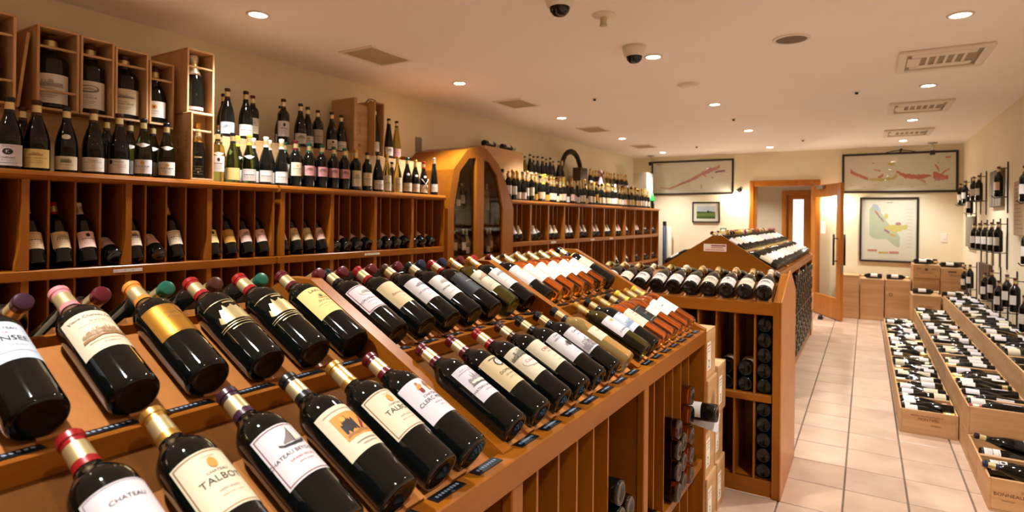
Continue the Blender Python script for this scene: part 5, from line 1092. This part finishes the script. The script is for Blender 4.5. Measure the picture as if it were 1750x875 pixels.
# cases by the far wall
def flat_case(label, x0, x1, y0, y1, z0, z1, items=None):
    t_ = case('wine_case', label, 'crate', (x0, x1, y0, y1, z0, z1)); c_ = (y1 - y0) / 2
    if items: ob('stamp', print_mesh(items, lambda s_, z: (s_, -c_ - .001, z)), t_)
    return t_
flat_case('tall pine case by far wall beside the open door', -.315, -.075, 9.78, 10.2, 0, .60); 
flat_case('tall pine case by far wall, second from the door', -.065, .222, 9.775, 10.2, 0, .585)
flat_case('tall pine case by far wall with square stamp, third from the door', .235, .53, 9.78, 10.2, 0, .585, [('f', -.10, -.06, .36, .40, .006, 'stamp')])
bx_ = MB().box(-.115, .115, -.20, .20, 0, .026, c=.003).obj('crate_lid', PX); bx_.location = (-.195, 9.98, .601); tag(bx_, 'loose pine lid on the case nearest the open door', 'board')
for k, (x, d) in enumerate(((.20, -1), (.255, 1))):
    bottle('bordeaux', (x if d < 0 else x, 9.86, .586 + .039), (d, 0, 0), (0, -.6, .8), label='bottle with white label lying on tall case, %s from the door' % ('second', 'third')[k], pap='white', cap='gold', n=16, scale=.92)
flat_case('pine case with round emblem stamp, top of the right back stack', .555, .855, 9.70, 10.2, .645, .822, [('e', 0, .115, .018, .018, 'stamp'), ('t', 'CHATEAU', .03, 0, .07, 'stamp'), ('r', -.11, -.06, .12, .128, 'stamp'), ('r', .06, .11, .12, .128, 'stamp'), ('r', -.11, -.10, .03, .04, 'stamp'), ('r', .10, .11, .03, .04, 'stamp')])
flat_case('plain pine case under the emblem-stamped case', .555, .855, 9.72, 10.2, .468, .643); flat_case('bottom pine case of the right back stack', .555, .855, 9.75, 10.2, 0, .466)
flat_case('tall pine case in the far right corner with dark stamp', .862, 1.14, 9.70, 10.2, 0, .79, [('r', -.06, .03, .735, .75, 'ink'), ('t', 'GRAND CRU', .02, .02, .70, 'stamp')])
flat_case('pine case with lettering before the right back stack', .515, .815, 9.13, 9.60, .12, .465, [('t', 'RIEUSSEC', .036, 0, .20, 'stamp')]); flat_case('low pine case under the lettered case', .515, .815, 9.13, 9.62, 0, .118)
flat_case('pine case in wall row before the corner case', .838, 1.14, 9.13, 9.62, 0, .44)
for k, (x, y, z, d) in enumerate(((.57, 9.80, .823, 1), (.84, 9.90, .823, -1), (.87, 9.80, .791, 1), (1.14, 9.92, .791, -1), (.53, 9.25, .466, 1), (.84, 9.30, .441, 1), (1.13, 9.40, .441, -1))):
    bottle('bordeaux', (x, y, z + .039), (d, 0, 0), (0, -.5, .85), label='bottle lying on top of the cases in far right corner, %s' % nth(k), group='bottles on the corner cases', pap='white' if k != 3 else None, cap=['gold', 'black', 'wine', 'black', 'white', 'black', 'gold'][k], n=14, scale=.92)

# ------------------------------------------------------------------ right wall: bottle holders and planks
XW = XR - .06
BARM = P('iron_bar', lin(52, 46, 42), .5, .6)
def holder(y, z, label, z1=None):
    t_ = thing('bottle_holder', label, 'rack', (XR, y, z))
    MB().tube([(-.008, 0, -.16), (-.008, 0, .33)], .006, 6).obj('wall_bar', BARM, t_); MB().tube([(-.008, 0, .27), (-.06, .0, .27), (-.066, .06, .27)], .004, 6).obj('neck_arm', BARM, t_)
    MB().tube([(-.008, 0, -.004), (-.10, .06, -.012), (-.12, .06, .01)], .005, 6).obj('foot_arm', BARM, t_)
WB = [(9.98, 1.640), (9.56, 1.650), (8.84, 1.660), (8.47, 1.652), (9.16, 1.518), (7.30, 1.655), (8.77, 1.100), (8.39, 1.105), (8.02, 1.110), (7.64, 1.115), (7.30, 1.120), (9.54, .530), (9.06, .595), (8.02, .575), (7.60, .632), (7.24, .556), (6.86, .643), (6.52, .640), (6.16, .53), (6.20, 1.575), (6.12, 1.075), (6.0, 1.24)]
for k, (y, z) in enumerate(WB):
    row = 'top' if z > 1.5 else ('middle' if z > 1.0 else 'low')
    bottle('bordeaux', (XW, y, z), front=(-.8, -.6, 0), cap='wine', pap='white' if k != 5 else 'rose', n=16, scale=.98, lab=(.065, .145, .036), prt=None, label='upright bottle on the right wall, %s group, %s hung' % (row, nth(k)), group='bottles hung on the right wall')
    holder(y - .10, z, 'iron bar holder for %s hung bottle on right wall, %s group' % (nth(k), row))
for k, (y0, y1, z0, z1, m_, ds_) in enumerate(((7.38, 7.98, 1.567, 1.94, GREY, 'grey weathered plank on right wall behind a top hung bottle'), (9.06, 9.70, 1.09, 1.48, GREY, 'small grey plank on right wall left of the middle bottle row'), (7.98, 8.63, .570, .948, wood('brown_plank', lin(70, 48, 34), lin(104, 78, 58), 'z', .7, 12, .05), 'dark brown plank on right wall among the low bottles'), (6.36, 6.77, 1.295, 1.768, P('text_board', lin(172, 140, 112), .7), 'tan board with carved text lines on right wall'))):
    t_ = thing('wall_plank', ds_, 'sign', (XR, (y0 + y1) / 2, z0)); w_ = (y1 - y0) / 2
    bx('board', (-.035, 0, -w_, w_, 0, z1 - z0), m_, t_, .004)
    if k == 3: ob('lettering', print_mesh([('r', -w_ * .8, w_ * .8 - (q % 3) * .05, .06 + .034 * q, .064 + .034 * q, 'stamp') for q in range(12)], lambda s_, z: (-.0358, -s_, z)), t_)
    else:
        for q in range(1, 4): bx('groove', (-.0358, -.035, -w_ + 2 * w_ * q / 4 - .003, -w_ + 2 * w_ * q / 4 + .003, .005, z1 - z0 - .005), P('groove_dark', lin(50, 42, 36), .9), t_)
# the smallest bottles of the far crates and bins, joined
mb = MB(); slots = []
for me, M_ in STOCK:
    o0 = len(mb.v); mb.v += [tuple(M_ @ v.co) for v in me.vertices]
    ids = []
    for mt in me.materials:
        if mt not in slots: slots.append(mt)
        ids.append(slots.index(mt))
    for p in me.polygons: mb.f.append(tuple(o0 + v for v in p.vertices)); mb.m.append(ids[p.material_index])
o = mb.obj('bottle_stock', slots, None, True); tag(o, 'far and stacked small bottles in gabled rack bins and distant crates', 'bottles'); o['kind'] = 'stuff'
bpy.context.view_layer.update()
